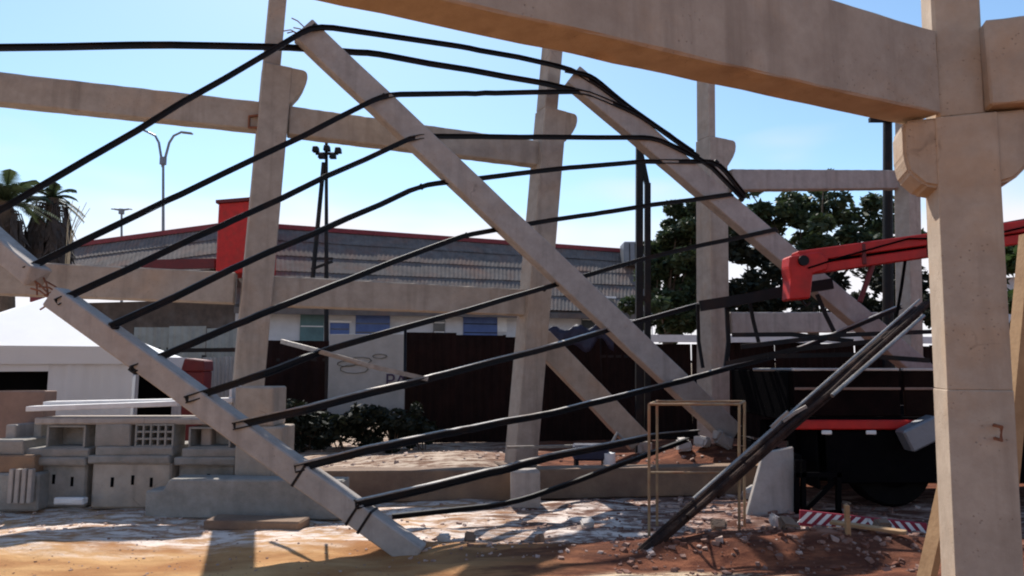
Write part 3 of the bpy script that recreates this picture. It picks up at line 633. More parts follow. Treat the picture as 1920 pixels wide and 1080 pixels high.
# ------------------------------------------------------------------ beams lying in the yard
def lying(px0, px1, Y0_, Y1_, h_, w_, m, label, notch=False, z0=0.0):
    A = at(px0, Y0_, z0); B = at(px1, Y1_, z0); x = (B - A); l = x.length; x.normalize(); y = Z.cross(x)
    prof = [(0, 0), (l, 0), (l, h_), (.26, h_), (.2, h_ * .72), (0, h_ * .7)] if notch else [(0, 0), (l, 0), (l, h_), (0, h_)]
    mb = MB(); mb.prism(prof, A, x, Z, y, 0, w_); o = mb.build('fallen_beam', m, bevel=.015, jitter=.006); return tag(o, label, 'beam', 'concrete beams lying in the yard')
lying(270, 640, 7.85, 7.75, .42, .3, M['block'], 'grey concrete beam with notched end lying before the block stacks', True)
lying(566, 968, 8.7, 8.75, .38, .3, M['conc_brown'], 'brown concrete beam lying behind the left rafter foot')
lying(1012, 1446, 8.9, 9.2, .37, .3, M['conc_brown'], 'earth-stained concrete beam lying behind the yellow frame')
lying(380, 560, 7.3, 7.2, .1, .3, M['conc_brown'], 'low dark slab lying on the ground under the notched beam')
# small stub at column two, navy and grey things in the shade
mb = MB(); mb.box(at(984, 8.48, .2) , (.34, .26, .46), .1); tag(mb.build('concrete_stub', M['conc_cool'], bevel=.02, jitter=.01), 'pale concrete stub resting before the foot of the mid row column', 'stub')
# leaning pale panel at the truck tail
mb = MB(); a0 = at(1400, 7.95, 0); a1 = at(1492, 7.95, 0); h0 = P(1432, 850, 8.1); h1 = P(1488, 838, 8.1)
mb.add([a0, a1, h1, h0] + [q + Vector((0, .08, 0)) for q in (a0, a1, h1, h0)], [(0, 1, 2, 3), (7, 6, 5, 4), (0, 4, 5, 1), (1, 5, 6, 2), (2, 6, 7, 3), (3, 7, 4, 0)])
tag(mb.build('broken_slab', M['conc_cool'], bevel=.008), 'pale broken concrete panel leaning at the truck tail', 'panel')

# ------------------------------------------------------------------ stacks of precast blocks at left
def blk(px, Y, z, size, m, label, nm='concrete_block', rz=0, cat='block', group='stacked concrete blocks', bev=.01):
    p = at(px, Y, z + size[2] / 2); mb = MB(); rz = rz or random.uniform(-.03, .03); mb.box((p.x, p.y + size[1] / 2, p.z), size, rz); return tag(mb.build(nm, M[m], bevel=bev, jitter=.007), label, cat, group)
def hollow(px, Y, z, wd, hh, label, cols=4, rows=3, dp=.3):
    p = at(px, Y, z); mb = MB(); x0 = p.x - wd / 2; tx = .022
    cw = (wd - tx * (cols + 1)) / cols; rh = (hh - tx * (rows + 1)) / rows
    for k in range(cols + 1): mb.box((x0 + tx / 2 + k * (cw + tx), Y + dp / 2, z + hh / 2), (tx, dp, hh))
    for j in range(rows + 1):
        for k in range(cols): mb.box((x0 + tx + cw / 2 + k * (cw + tx), Y + dp / 2 + .002, z + tx / 2 + j * (rh + tx)), (cw + .004, dp - .006, tx))
    mb.box((p.x, Y + dp - .01, z + hh / 2), (wd - .01, .02, hh - .01))
    return tag(mb.build('hollow_block', M['block']), label, 'block', 'hollow blocks on the stacks')
SY = 8.35
stack_names = ('left', 'middle', 'right')
for si, (pxc, wd, zb) in enumerate(((98, .80, .5), (246, .93, .52), (388, .68, .5))):
    nm = stack_names[si]
    bb = blk(pxc, SY + (.06, 0, .1)[si], 0, (wd, .7, zb), ('block', 'conc', 'block')[si], 'large grey concrete block at the base of the %s stack before the tents' % nm, bev=.02)
    for dx in (-.22, .02, .24):
        q = at(pxc, SY + (.06, 0, .1)[si], .33); mb = MB(); mb.box((q.x + dx, q.y - .001, .33 - abs(dx) * .12), (.035, .012, .11)); mb.build('lifting_slot_shade', M['black'], bb)  # black boxes on the face stand for the shade inside the slots
    blk(pxc - 4, SY - .03, zb, (wd + .04, .74, .085), 'block', 'lower thin slab of the %s stack before the tents' % nm, 'concrete_slab', cat='slab')
    blk(pxc + 5, SY + .01, zb + .085, (wd - .02, .68, .1), 'block', 'upper thin slab of the %s stack before the tents' % nm, 'concrete_slab', cat='slab')
    zz = zb + .185
    q = wd / 2 * .47
    if si == 0:
        hollow(pxc + 24, SY + .06, zz, .46, .27, 'dark open hollow block on the left stack', 1, 1)
    elif si == 1:
        blk(pxc - 34, SY + .05, zz, (.42, .5, .26), 'block', 'plain solid block on the middle stack'); hollow(pxc + 42, SY + .04, zz, .46, .27, 'hollow block with a grid of cells on the middle stack', 5, 3)
    else:
        hollow(pxc + 4, SY + .06, zz, .5, .25, 'wide open hollow block on the right stack', 1, 1)
    blk(pxc - (78 if si == 0 else 1), SY + .2, zz, (.12, .4, .26), 'conc_cool', 'small upright spacer block on the %s stack' % nm); blk(pxc + (-28 if si == 0 else 52 if si == 2 else 2), SY + .3, zz, (.1, .3, .265), 'block', 'thin rear spacer block on the %s stack' % nm)
blk(246, SY + .05, .97, (2.3, .5, .07), 'conc_cool', 'long thin grey slab lying across the tops of the three stacks', 'concrete_slab', cat='slab')
for (xa, ya, xb, yb, dy, lb) in ((58, 766, 340, 756, 0, 'front'), (90, 757, 442, 750, .22, 'rear')):
    A = P(xa, ya, SY + .1 + dy); B = P(xb, yb, SY + .15 + dy); mb = MB(); mb.bar(A, B, .2, .06); tag(mb.build('white_plank', M['plank'], bevel=.006), '%s white plank laid on top of the block stacks' % lb, 'plank', 'white planks on the stacks')
blk(28, 8.2, 0, (.5, .6, .42), 'block', 'weathered concrete block at the left frame edge beside the stacks', bev=.02)
blk(20, 8.25, .42, (.55, .6, .2), 'conc_brown', 'brown concrete block upon the weathered one at left frame edge')
blk(10, 8.3, .62, (.42, .5, .17), 'block', 'top small block of the pile at left frame edge')
blk(30, 8.9, .0, (.62, .25, 1.34), 'brownbox', 'brown upright board standing before the dark tent opening', 'brown_board', cat='board')
mb = MB(); 
for k in range(4): mb.box(at(22 + k * 12, 8.12, .3) , (.05, .06, .38))
tag(mb.build('ribbed_panel', M['conc_cool'], bevel=.006), 'small ribbed pale panel at foot of the left stack', 'panel')
blk(128, 8.18, .08, (.34, .1, .07), 'plank', 'small white slab fallen at the foot of the left stack', 'white_slab', cat='slab')
# pier blocks before column one
blk(484, 8.3, .32, (.54, .5, .62), 'conc', 'plain concrete block right of the stacks under the leaning column')
blk(477, 8.35, .95, (.46, .45, .46), 'conc', 'reddish upper concrete block stacked before the tall leaning column', bev=.015)
blk(484, 8.4, 0, (.6, .5, .31), 'conc_brown', 'dark base block beneath the plain block before the leaning column')
mb = MB(); mb.box(at(440, 8.8, 1.1), (.035, .3, .62)); tag(mb.build('white_post', M['plank'], bevel=.004), 'thin white upright board beside the tall leaning column', 'board')

# ------------------------------------------------------------------ white tents
def tent(pxr, Yr, ang, w_, depth, zw, zp, pxp, label, opening=None, flat=1.0):
    """pxr, Yr: right front corner; ang: yaw of the front; the peak stands where pxp sees it at half depth"""
    B = at(pxr, Yr, 0); U = Vector((math.cos(ang), math.sin(ang), 0)); V = Vector((-U.y, U.x, 0)); A = B - U * w_
    t = thing('marquee_tent', A + U * w_ / 2 + V * depth / 2, label, 'tent', 'white tents behind the stacks')
    def loc(s_, d_, z): return A + U * s_ + V * d_ + Z * z
    def s_of(px, d_):
        lo, hi = 0.0, w_
        for _ in range(40):
            m_ = (lo + hi) / 2
            if PX(loc(m_, d_, 1.7))[0] < px: lo = m_
            else: hi = m_
        return (lo + hi) / 2
    sp_ = s_of(pxp, depth / 2); n = 12; per = [(w_ * k / n, 0) for k in range(n)] + [(w_, depth * k / n) for k in range(n)] + [(w_ - w_ * k / n, depth) for k in range(n)] + [(0, depth - depth * k / n) for k in range(n)]
    m = len(per); rings = 12; vs = []
    for j in range(rings + 1):
        f = j / rings; hgt = zw + (zp - zw) * (1 - (1 - f) ** flat)
        for a, b in per: vs.append(loc(a + (sp_ - a) * f * .99, b + (depth / 2 - b) * f * .99, hgt))
    mb = MB(); mb.add(vs, [(j * m + k, j * m + (k + 1) % m, j * m + m + (k + 1) % m, j * m + m + k) for j in range(rings) for k in range(m)] + [tuple(range(rings * m, rings * m + m))])
    mb.build('tent_roof', M['tent'], t, smooth=True)
    for lo, hi in (((-.02, -.03, zw - .25), (w_ + .02, -.01, zw + .02)), ((-.02, depth + .01, zw - .25), (w_ + .02, depth + .03, zw + .02)), ((-.03, 0, zw - .25), (-.01, depth, zw + .02)), ((w_ + .01, 0, zw - .25), (w_ + .03, depth, zw + .02))):
        mb = MB(); mb.frame(A, U, V, Z, lo, hi); mb.build('valance', M['tentwall'], t)
    ws = [(0, w_)]
    if opening:
        o0, o1, oz = s_of(opening[0], .03), s_of(opening[1], .03), opening[2]; ws = [q for q in ((0, o0), (o1, w_)) if q[1] - q[0] > .05]
        mb = MB(); mb.frame(A, U, V, Z, (o0, .02, oz), (o1, .035, zw)); mb.build('lintel_cloth', M['tentwall'], t)
    for a, b in ws:
        k = 24; vs = []
        for i in range(k + 1):
            d_ = .03 + .012 * math.sin(i * 1.9) + .01 * math.sin(i * .7); vs += [loc(a + (b - a) * i / k, d_, 0), loc(a + (b - a) * i / k, d_, zw)]
        mb = MB(); mb.add(vs, [(2 * i, 2 * i + 2, 2 * i + 3, 2 * i + 1) for i in range(k)]); mb.build('front_wall', M['tentwall'], t, smooth=True)
    for a in (0, w_ - .02):
        mb = MB(); mb.frame(A, U, V, Z, (a, .05, 0), (a + .02, depth - .03, zw)); mb.build('side_wall', M['tentwall'], t)
    mb = MB(); mb.frame(A, U, V, Z, (.02, depth - .02, 0), (w_ - .02, depth, zw)); mb.build('back_wall', M['dead'], t)  # back wall coloured near black to paint in the dark interior
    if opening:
        mb = MB(); mb.frame(A, U, V, Z, (.03, .3, 0), (w_ - .03, .32, zw - .03)); mb.build('interior_shade', M['black'], t)  # added black sheet puts the interior shade behind the opening
    for a in (.06, w_ - .06):
        q = loc(a, .08, 0); mb = MB(); mb.tube([q, q + Z * zw], .03, 8); mb.build('pole', M['pale_steel'], t)
    return t
tent(238, 11.0, R(27), 2.9, 3.0, 1.93, 2.84, 92, 'larger white tent with domed roof and dark opening at left', (-40, 92, 1.57), 1.0)
tent(338, 13.4, R(24), 1.9, 2.2, 1.78, 2.5, 212, 'smaller white tent peak behind the larger tent', (262, 326, 1.55), .62)

# ------------------------------------------------------------------ fences
def corr_mesh(wd, hh, n, amp, name, m):
    vs = []; fs = []
    for i in range(2 * n + 1):
        x = -wd / 2 + wd * i / (2 * n); y = amp * (1 if i % 2 else -1)
        vs += [(x, y, 0), (x, y, hh)]
    k = len(vs)
    fs = [(2 * i, 2 * i + 2, 2 * i + 3, 2 * i + 1) for i in range(2 * n)]
    me = bpy.data.meshes.new(name); me.from_pydata(vs, [], fs); me.materials.append(m); return me
def fence(A, B, hh, m, label, wd=1.0, nr=6, amp=.018, hjit=.025):
    A = Vector(A); B = Vector(B); l = (B - A).length; k = max(1, round(l / wd)); u = (B - A).normalized(); ang = math.atan2(u.y, u.x); sw = l / k
    t = thing('sheet_fence', (A.x, A.y, 0), label, 'fence'); me = corr_mesh(sw * 1.01, hh, nr, amp, 'sheet', m); rg = random.Random(k)
    for i in range(k):
        p = A + u * sw * (i + .5); o = bpy.data.objects.new('sheet', me); col.objects.link(o); o.parent = t; o.location = p - A + Vector((0, -.012 * (i % 2), 0)); o.rotation_euler = (rg.uniform(-.02, .02), rg.uniform(-.012, .012), ang + rg.uniform(-.02, .02)); o.scale = (1, 1, 1 + rg.uniform(-hjit, hjit))
    for i in range(0, k + 1, 2):
        p = A + u * sw * i; mb = MB(); mb.box((p.x, p.y + .07, hh / 2), (.07, .07, hh + .02)); mb.build('post', M['steel'], t)
    mb = MB(); mb.bar(A + Vector((0, .05, hh * .8)), B + Vector((0, .05, hh * .8)), .04, .06); mb.build('rail', M['steel'], t)
    return t
fence(at(480, 14.9, 0), at(615, 15, 0), 2.2, M['fence'], 'short dark maroon sheet fence between leaning column and lettered sheet')
fence(at(758, 15, 0), at(1216, 15.6, 0), 2.3, M['fence'], 'long dark maroon sheet fence right of the lettered sheet')
wf = fence(at(1216, 15.6, 0), at(1960, 17.5, 0), 2.15, M['fence'], 'dark maroon sheet fence with white coping behind the crane truck')
mb = MB(); mb.bar(at(1216, 15.5, 2.24), at(1960, 17.4, 2.24), .16, .16); mb.build('coping', M['white'], wf)
fence(at(240, 17.0, 0), at(450, 17.2, 0), 2.55, M['gsheet'], 'grey-green sheet fence behind the smaller tent', wd=.8, nr=5)
fence(at(372, 14.8, 0), at(450, 14.9, 0), 1.85, M['psheet'], 'pale ribbed sheet left of the tall leaning column', wd=.5, nr=5)
# grey lettered sheet
t = thing('lettered_sheet', at(686, 14.6, 0), 'light grey sheet panel with dark letters set in the maroon fence', 'sheet')
A = at(612, 14.6, 0); B = at(757, 14.6, 0)
mb = MB(); mb.box(((A.x + B.x) / 2, 14.6, 1.42), (B.x - A.x, .03, 1.75)); sh = mb.build('panel', M['psheet'], t, bevel=.005)
for px_ in (618, 685, 752):
    q = at(px_, 14.66, 0); mb = MB(); mb.box((q.x, 14.66, 1.1), (.06, .06, 2.2)); mb.build('post', M['steel'], t)
def letter(ch, pos, size, par, m):
    cu = bpy.data.curves.new('letter', 'FONT'); cu.body = ch; cu.size = size; cu.extrude = .004; cu.align_x = 'CENTER'
    o = bpy.data.objects.new('letter', cu); col.objects.link(o)
    dg = bpy.context.evaluated_depsgraph_get(); me = bpy.data.meshes.new_from_object(o.evaluated_get(dg)); bpy.data.objects.remove(o)
    k = bpy.data.objects.new('letter', me); col.objects.link(k); me.materials.clear(); me.materials.append(m); k.parent = par; k.rotation_euler = (R(90), 0, 0); k.location = Vector(pos) - LOC[par.name]; return k
for ch, px_ in (('P', 731), ('.', 743), ('A', 752)):
    q = P(px_, 727, 14.57); letter(ch, q, .42 if ch != '.' else .36, t, M['ink'])
# faint drawn loops on the sheet
mb = MB()
for (cx_, cy_, rr) in ((650, 682, 12), (676, 676, 14), (664, 692, 18), (712, 668, 9)):
    pts = [P(cx_ + rr * 1.5 * math.cos(a_ * .7), cy_ + rr * .45 * math.sin(a_ * .7), 14.575) for a_ in range(10)]
    mb.path(pts, .006, .03, up=(0, 1, 0))
mb.build('scrawl', M['weed'], t)
# red bin and cloths by the column
t = thing('red_bin', at(362, 12.4, 0), 'dark red bin standing between the smaller tent and the ribbed sheet', 'bin')
q = at(362, 12.4, 0); mb = MB(); mb.prism([(-.16, 0), (.16, 0), (.19, 1.55), (-.19, 1.55)], q, Vector((1, 0, 0)), Z, Vector((0, 1, 0)), -.18, .18); mb.build('bin_body', M['dred'], t, bevel=.02)
mb = MB(); mb.prism([(-.21, 1.55), (.21, 1.55), (.19, 1.74), (-.15, 1.78)], q, Vector((1, 0, 0)), Z, Vector((0, 1, 0)), -.2, .2); mb.build('lid', M['dred'], t, bevel=.02)
mb = MB(); mb.tube([q + Vector((-.2, -.22, 1.3)), q + Vector((.02, -.24, .9)), q + Vector((.24, -.22, .75))], .02, 6); mb.build('handle_bar', M['pale_steel'], t)
bar_thing('dark_lath', [P(335, 657, 12.0), P(442, 656, 12.0)], .04, .07, 'steel', 'level dark lath over the red bin', 'lath')
# tarpaulin hung over the fence
mb = MB(); A = P(1028, 622, 14.2); B = P(1150, 612, 14.4); k = 16; vs = []
for i in range(k + 1):
    p = A.lerp(B, i / k); dz = .06 * math.sin(i * 1.1); hh = .42 + .1 * math.sin(i * .8 + 1)
    for j in range(5): vs.append(p + Vector((0, -.05 * math.sin(i * 1.7 + j), dz - hh * j / 4 + .05)))
mb.add(vs, [(i * 5 + j, i * 5 + 5 + j, i * 5 + 6 + j, i * 5 + 1 + j) for i in range(k) for j in range(4)]); o = mb.build('tarpaulin', M['tarp'], smooth=True)
so_ = o.modifiers.new('thick', 'SOLIDIFY'); so_.thickness = .02
tag(o, 'crumpled navy tarpaulin hung by the mid row column', 'tarpaulin')
# barrow-like dark items near (1130,850)
t = thing('site_pump', at(1125, 10.2, 0), 'dark small site pump with white drum on the ground behind the lying beam', 'pump')
q = at(1120, 10.2, 0); mb = MB(); mb.box(q + Vector((-.1, 0, .42)), (.5, .3, .22)); mb.build('engine', M['tarp'], t, bevel=.03)
mb = MB(); mb.tube([q + Vector((.16, -.1, .02)), q + Vector((.16, -.1, .42))], .09, 14); mb.build('drum', M['white'], t)
mb = MB(); mb.tube([q + Vector((.2, 0, .5)), q + Vector((.3, 0, .68)), q + Vector((.42, 0, .55))], .035, 8); mb.build('outlet_pipe', M['pale_steel'], t)
mb = MB(); mb.bar(q + Vector((-1.3, .1, .47)), q + Vector((.1, .1, .5)), .05, .04); mb.build('suction_pipe', M['pale_steel'], t)
for dx in (-.3, .1):
    mb = MB(); mb.box(q + Vector((dx, 0, .15)), (.05, .26, .32)); mb.build('leg', M['steel'], t)

# ------------------------------------------------------------------ long low building behind
def wing(t, W0, W1, ridge0, ridge1, courses, ncol, zc_):
    """roof slope between an eave line (W) and a ridge line; sheets are pieces of the roof"""
    mb = MB(); dn = Vector((0, 0, -.05)); mb.add([W0 + dn, W1 + dn, ridge1 + dn, ridge0 + dn] + [p + Vector((0, 0, -.15)) for p in (W0, W1, ridge1, ridge0)], [(0, 1, 2, 3), (7, 6, 5, 4), (0, 4, 5, 1), (1, 5, 6, 2), (2, 6, 7, 3), (3, 7, 4, 0)])
    rf = mb.build('roof', M['roof'], t); rg = random.Random(3)
    for j in range(courses):
        for i in range(ncol):
            f0, f1 = i / ncol, (i + 1.02) / ncol; g0, g1 = j / courses, (j + 1.06) / courses
            def q(f, g_, l_): return W0.lerp(W1, f).lerp(ridge0.lerp(ridge1, f), g_) + Vector((0, 0, l_))
            lift = .05 - .0 * j + rg.uniform(0, .02); nr = 5; vs = []
            for k in range(2 * nr + 1):
                f = f0 + (f1 - f0) * k / (2 * nr); am = .025 * (k % 2)
                vs += [q(f, g0, lift + .05 + am), q(f, min(g1, 1), lift + am)]
            m2 = MB(); m2.add(vs, [(2 * k, 2 * k + 2, 2 * k + 3, 2 * k + 1) for k in range(2 * nr)]); m2.build('roof_sheet', M['roof'], rf)
    mb = MB(); mb.bar(ridge0 + Vector((0, 0, .1)), ridge1 + Vector((0, 0, .1)), .3, .2); mb.build('ridge_cap', M['fascia'], rf)
    mb = MB(); mb.bar(W0 + Vector((0, -.05, -.12)), W1 + Vector((0, -.05, -.12)), .1, .22); mb.build('eave_board', M[zc_], rf)
    return rf
t = thing('long_building', at(800, 29, 0), 'long low white building with grey sheet roof and maroon ridge', 'building')
rd0 = P(440, 424, 29); rd1 = P(1222, 478, 35); ev0 = P(440, 576, 25.5); ev1 = P(1222, 590, 31)
wing(t, ev0, ev1, rd0, rd1, 5, 20, 'roof')
wv = (ev1 - ev0); wv.z = 0; wl_ = wv.length; wu = wv.normalized(); wnn = Vector((-wu.y, wu.x, 0)); w0 = Vector((ev0.x, ev0.y, 0)) + wnn * .6
mb = MB(); mb.frame(w0, wu, wnn, Z, (0, 0, 0), (wl_, .2, ev0.z - .1)); mb.build('wall', M['wallw'], t)
def wall_at(px, py):    # where a pixel ray meets the wall plane
    d = ray(px, py); o = Vector((0, 0, EYE)); s = (w0 - o).dot(wnn) / d.dot(wnn); p = o + d * s; return (p - w0).dot(wu), p.z
for (xa, ya, xb, yb, m) in ((666, 591, 731, 640, 'blue'), (868, 592, 932, 640, 'blue'), (560, 574, 608, 690, 'teal'), (618, 606, 655, 640, 'blue'), (812, 588, 834, 640, 'glass'), (1090, 560, 1150, 620, 'glass')):
    s0_, za = wall_at(xa, yb); s1_, zb_ = wall_at(xb, ya)
    mb = MB(); mb.frame(w0, wu, wnn, Z, (s0_, -.07, za), (s1_, -.002, zb_)); wo = mb.build('door' if m == 'teal' else 'window', M[m], t, bevel=.01)
    for k in range(1, 3):
        mb = MB(); zz = za + (zb_ - za) * k / 3; mb.frame(w0, wu, wnn, Z, (s0_ + .02, -.09, zz - .02), (s1_ - .02, -.071, zz + .02)); mb.build('glazing_bar', M['glass'] if m == 'blue' else M['white'], wo)
    mb = MB(); mb.frame(w0, wu, wnn, Z, (s0_ - .08, -.12, zb_ + .004), (s1_ + .08, -.002, zb_ + .09)); mb.build('lintel', M['white'], wo)
s0_, za = wall_at(932, 622); s1_, zb_ = wall_at(950, 592); mb = MB(); mb.frame(w0, wu, wnn, Z, (s0_, -.06, za), (s1_, -.003, zb_)); mb.build('notice_board', M['white'], t)
# end gable closing the far side
mb = MB(); e = ev1 + wnn * .6; mb.add([Vector((ev1.x, ev1.y, 0)), Vector((rd1.x, rd1.y + 3, 0)), Vector((rd1.x, rd1.y, rd1.z - .2)), Vector((ev1.x, ev1.y, ev1.z - .2))], [(0, 1, 2, 3)]); mb.build('gable_wall', M['wallw'], t)
# grey vent box on ridge
q = P(1192, 470, 33.5); mb = MB(); mb.box(q + Vector((0, 0, -.2)), (1.35, 1.2, 1.1)); vb = mb.build('roof_tank', M['lampg'], t, bevel=.04)
for k in range(4): mb = MB(); mb.box(q + Vector((-.4 + .27 * k, -.61, -.2)), (.04, .02, .9)); mb.build('rib', M['steel'], vb)
t = thing('low_shed', at(260, 27, 0), 'low shed with grey sheet roof left of the red tower', 'building')
rd0 = P(100, 470, 31); rd1 = P(470, 421, 28); ev0 = P(60, 556, 28); ev1 = P(470, 500, 25.6)
wing(t, ev0, ev1, rd0, rd1, 3, 10, 'fascia')
wv = (ev1 - ev0); wv.z = 0; wu2 = wv.normalized(); wn2 = Vector((-wu2.y, wu2.x, 0)); w2 = Vector((ev0.x, ev0.y, 0)) + wn2 * .6
mb = MB(); mb.frame(w2, wu2, wn2, Z, (0, 0, 0), (wv.length, .2, ev0.z - .25)); mb.build('wall', M['shed'], t)
# red tower
t = thing('red_tower', at(440, 25, 0), 'bright red parapet tower on the roof line left of the tall column', 'tower')
A = P(404, 500, 25.0); B = P(474, 500, 25.0); zt_ = P(440, 380, 25).z
mb = MB(); zlo = P(440, 512, 25).z; mb.prism([(A.x, zlo), (B.x + .3, zlo), (B.x + .3, zt_ + .12), (A.x, zt_ - .02)], Vector((0, 0, 0)), Vector((1, 0, 0)), Z, Vector((0, 1, 0)), 25.0, 26.6); tw = mb.build('tower_body', M['red'], t, bevel=.04)
mb = MB(); mb.bar(Vector((A.x - .06, 25.6, zt_ + .02)), Vector((B.x + .36, 25.6, zt_ + .17)), 1.4, .12); mb.build('parapet_cap', M['dred'], t)
mb = MB(); mb.bar(P(262, 497, 25.3), P(404, 494, 25.3), .2, .35); mb.build('red_eave', M['dred'], t)
# second red-roofed house beyond the near column
t = thing('red_roof_house', at(1985, 26, 0), 'red-roofed house glimpsed right of the near column', 'house')
A = P(1850, 470, 26); B = P(2300, 400, 24)
mb = MB(); mb.add([P(1850, 500, 24), P(2300, 520, 22), P(2300, 395, 27), P(1850, 436, 28)] + [q + Vector((0, 0, -.2)) for q in (P(1850, 500, 24), P(2300, 520, 22), P(2300, 395, 27), P(1850, 436, 28))], [(0, 1, 2, 3), (7, 6, 5, 4), (0, 4, 5, 1), (1, 5, 6, 2), (2, 6, 7, 3), (3, 7, 4, 0)]); mb.build('roof', M['fascia'], t)
q0 = P(1850, 500, 24); q1 = P(2300, 520, 22); mb = MB(); mb.bar(Vector((q0.x, q0.y + .6, q0.z / 2 - .2)), Vector((q1.x, q1.y + .6, q0.z / 2 - .2)), .2, q0.z - .3); mb.build('wall', M['wallw'], t)

# ------------------------------------------------------------------ lamps and masts
def street_lamp(px, Y, pyb, pyt, w_, label, arm=True):
    b = at(px, Y, 0); tp = P(px, pyt, Y); t = thing('street_lamp', b, label, 'street lamp', 'double-armed street lamps')
    mb = MB(); mb.tube([b, tp], w_, 10, .6); mb.build('pole', M['lampg'], t)
    k = Y / F
    for s_ in (-1, 1):
        pts = [tp + Vector((s_ * a * k, 0, b_ * k)) for a, b_ in ((0, -16), (5, 8), (10, 32), (18, 46), (32, 53))] if arm else [tp, tp + Vector((s_ * 14 * k, 0, 2 * k))]
        mb = MB(); mb.tube(pts, w_ * .7, 8, .8); am_ = mb.build('arm', M['lampg'], t)
        e_ = pts[-1]; dd = Vector((s_ * 1, 0, -.12 if s_ > 0 else .42 if arm else 0)).normalized()
        mb = MB(); mb.bar(e_, e_ + dd * (22 if arm else 6) * k, .3 if arm else .2, .1 if arm else .08); mb.build('lamp_head', M['lampg'], am_, bevel=.03)
    mb = MB(); mb.tube([tp + Vector((0, 0, -.35)), tp + Vector((0, 0, .1))], w_ * 1.7, 10); mb.build('collar', M['lampg'], t)
    return t
street_lamp(306, 42, 0, 298, .12, 'tall double-armed street lamp in the sky above the shed roof')
street_lamp(228, 60, 0, 394, .14, 'small far street lamp left of the tall double-armed lamp', False)
mY = 24; b = at(612, mY, 0); t = thing('floodlight_mast', b, 'floodlight mast with ring of lamps right of the tall leaning column', 'mast'); tp = P(612, 262, mY); k = mY / F
mb = MB(); mb.tube([b, tp], .09, 10, .6); mb.build('pole', M['steel'], t)
mb = MB(); mb.tube([P(586, 525, mY), P(607, 305, mY)], .08, 8); mb.build('stay_leg', M['steel'], t)
mb = MB(); mb.bar(P(592, 288, mY), P(634, 288, mY), .1, .08); hb = mb.build('head_frame', M['steel'], t)
for px_, py_ in ((592, 280), (603, 292), (613, 278), (624, 292), (634, 282)):
    q = P(px_, py_, mY - .15); mb = MB(); mb.prism([(-.12, -.1), (.12, -.1), (.09, .1), (-.09, .1)], q, Vector((1, 0, 0)), Z, Vector((0, 1, 0)), -.1, .12); mb.build('floodlight', M['steel'], t, bevel=.02)
mb = MB(); mb.bar(P(584, 485, mY), P(624, 485, mY), .1, .08); mb.bar(P(584, 505, mY), P(624, 490, mY), .1, .08); mb.build('cross_brace', M['steel'], t)
# dark utility pole beside the near column
b = at(1666, 16, 0); t = thing('utility_pole', b, 'dark utility pole standing before the broad tree by near column', 'pole')
mb = MB(); mb.tube([b, P(1664, 205, 16)], .13, 12, .75); mb.build('pole', M['steel'], t)
mb = MB(); mb.bar(P(1630, 225, 15.85), P(1700, 225, 15.85), .1, .1); mb.build('cross_arm', M['steel'], t)

# ------------------------------------------------------------------ vegetation
def leaf_cloud(mb, c, rad, n, size, rg, shell=.55):
    for _ in range(n):
        while True:
            d = Vector((rg.uniform(-1, 1), rg.uniform(-1, 1), rg.uniform(-1, 1)))
            if shell < d.length <= 1: break
        p = c + Vector((d.x * rad[0], d.y * rad[1], d.z * rad[2])); a = Vector((rg.uniform(-1, 1), rg.uniform(-1, 1), rg.uniform(-.6, .6))).normalized(); b_ = a.cross(Vector((rg.uniform(-1, 1), rg.uniform(-1, 1), rg.uniform(-1, 1)))).normalized()
        s = size * rg.uniform(.6, 1.4); mb.add([p - a * s, p + b_ * s * .45, p + a * s, p - b_ * s * .45], [(0, 1, 2, 3)])
def broad_tree(px, Y, crown_px, label, mname, seed, n=1400, size=.16):
    rg = random.Random(seed); b = at(px, Y, 0); t = thing('broad_tree', b, label, 'tree'); mb = MB()
    cs = [P(a, c, Y + rg.uniform(-.9, .9)) for a, c, _ in crown_px]; cz = sum((q.z for q in cs)) / len(cs)
    fork = b + Vector((0, 0, cz * .55)); mb.tube([b, b + Vector((.08, 0, cz * .3)), fork], .2, 10, .7)
    for q in cs: mb.tube([fork, fork.lerp(q, .55) + Vector((rg.uniform(-.2, .2), 0, .15)), q], .045, 6, .3)
    mb.build('trunk', M['trunk'], t)
    mb = MB()
    for q, (_, _, rp) in zip(cs, crown_px):
        rr = rp * Y / F
        for k in range(7):
            o = Vector((rg.gauss(0, .5), rg.gauss(0, .5), rg.gauss(0, .42))) * rr; leaf_cloud(mb, q + o, (rr * .5, rr * .5, rr * .36), n // 7, size, rg, .3)
    mb.build('crown', M[mname], t); return t
broad_tree(1530, 20.0, [(1390, 400, 44), (1440, 395, 46), (1500, 392, 48), (1560, 400, 50), (1625, 395, 48), (1480, 450, 46), (1550, 455, 46), (1620, 455, 46), (1392, 340, 12), (1545, 332, 12), (1690, 440, 46)], 'broad dark tree behind the upper far beam and utility pole', 'leafd', 5, 850, .13)
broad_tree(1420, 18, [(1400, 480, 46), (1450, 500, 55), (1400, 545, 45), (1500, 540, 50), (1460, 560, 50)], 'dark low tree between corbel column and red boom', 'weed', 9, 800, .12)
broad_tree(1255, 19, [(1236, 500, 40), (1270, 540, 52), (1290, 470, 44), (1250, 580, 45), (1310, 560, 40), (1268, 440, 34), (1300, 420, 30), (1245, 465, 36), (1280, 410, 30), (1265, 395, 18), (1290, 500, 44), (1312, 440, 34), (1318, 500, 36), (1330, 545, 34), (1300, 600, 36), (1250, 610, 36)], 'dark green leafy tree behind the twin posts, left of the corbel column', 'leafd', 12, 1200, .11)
broad_tree(1650, 21, [(1570, 530, 50), (1640, 540, 55), (1710, 530, 50), (1600, 590, 50), (1680, 595, 55), (1740, 580, 45)], 'dark low foliage under the red boom, beyond the white coping', 'weed', 21, 650, .13)
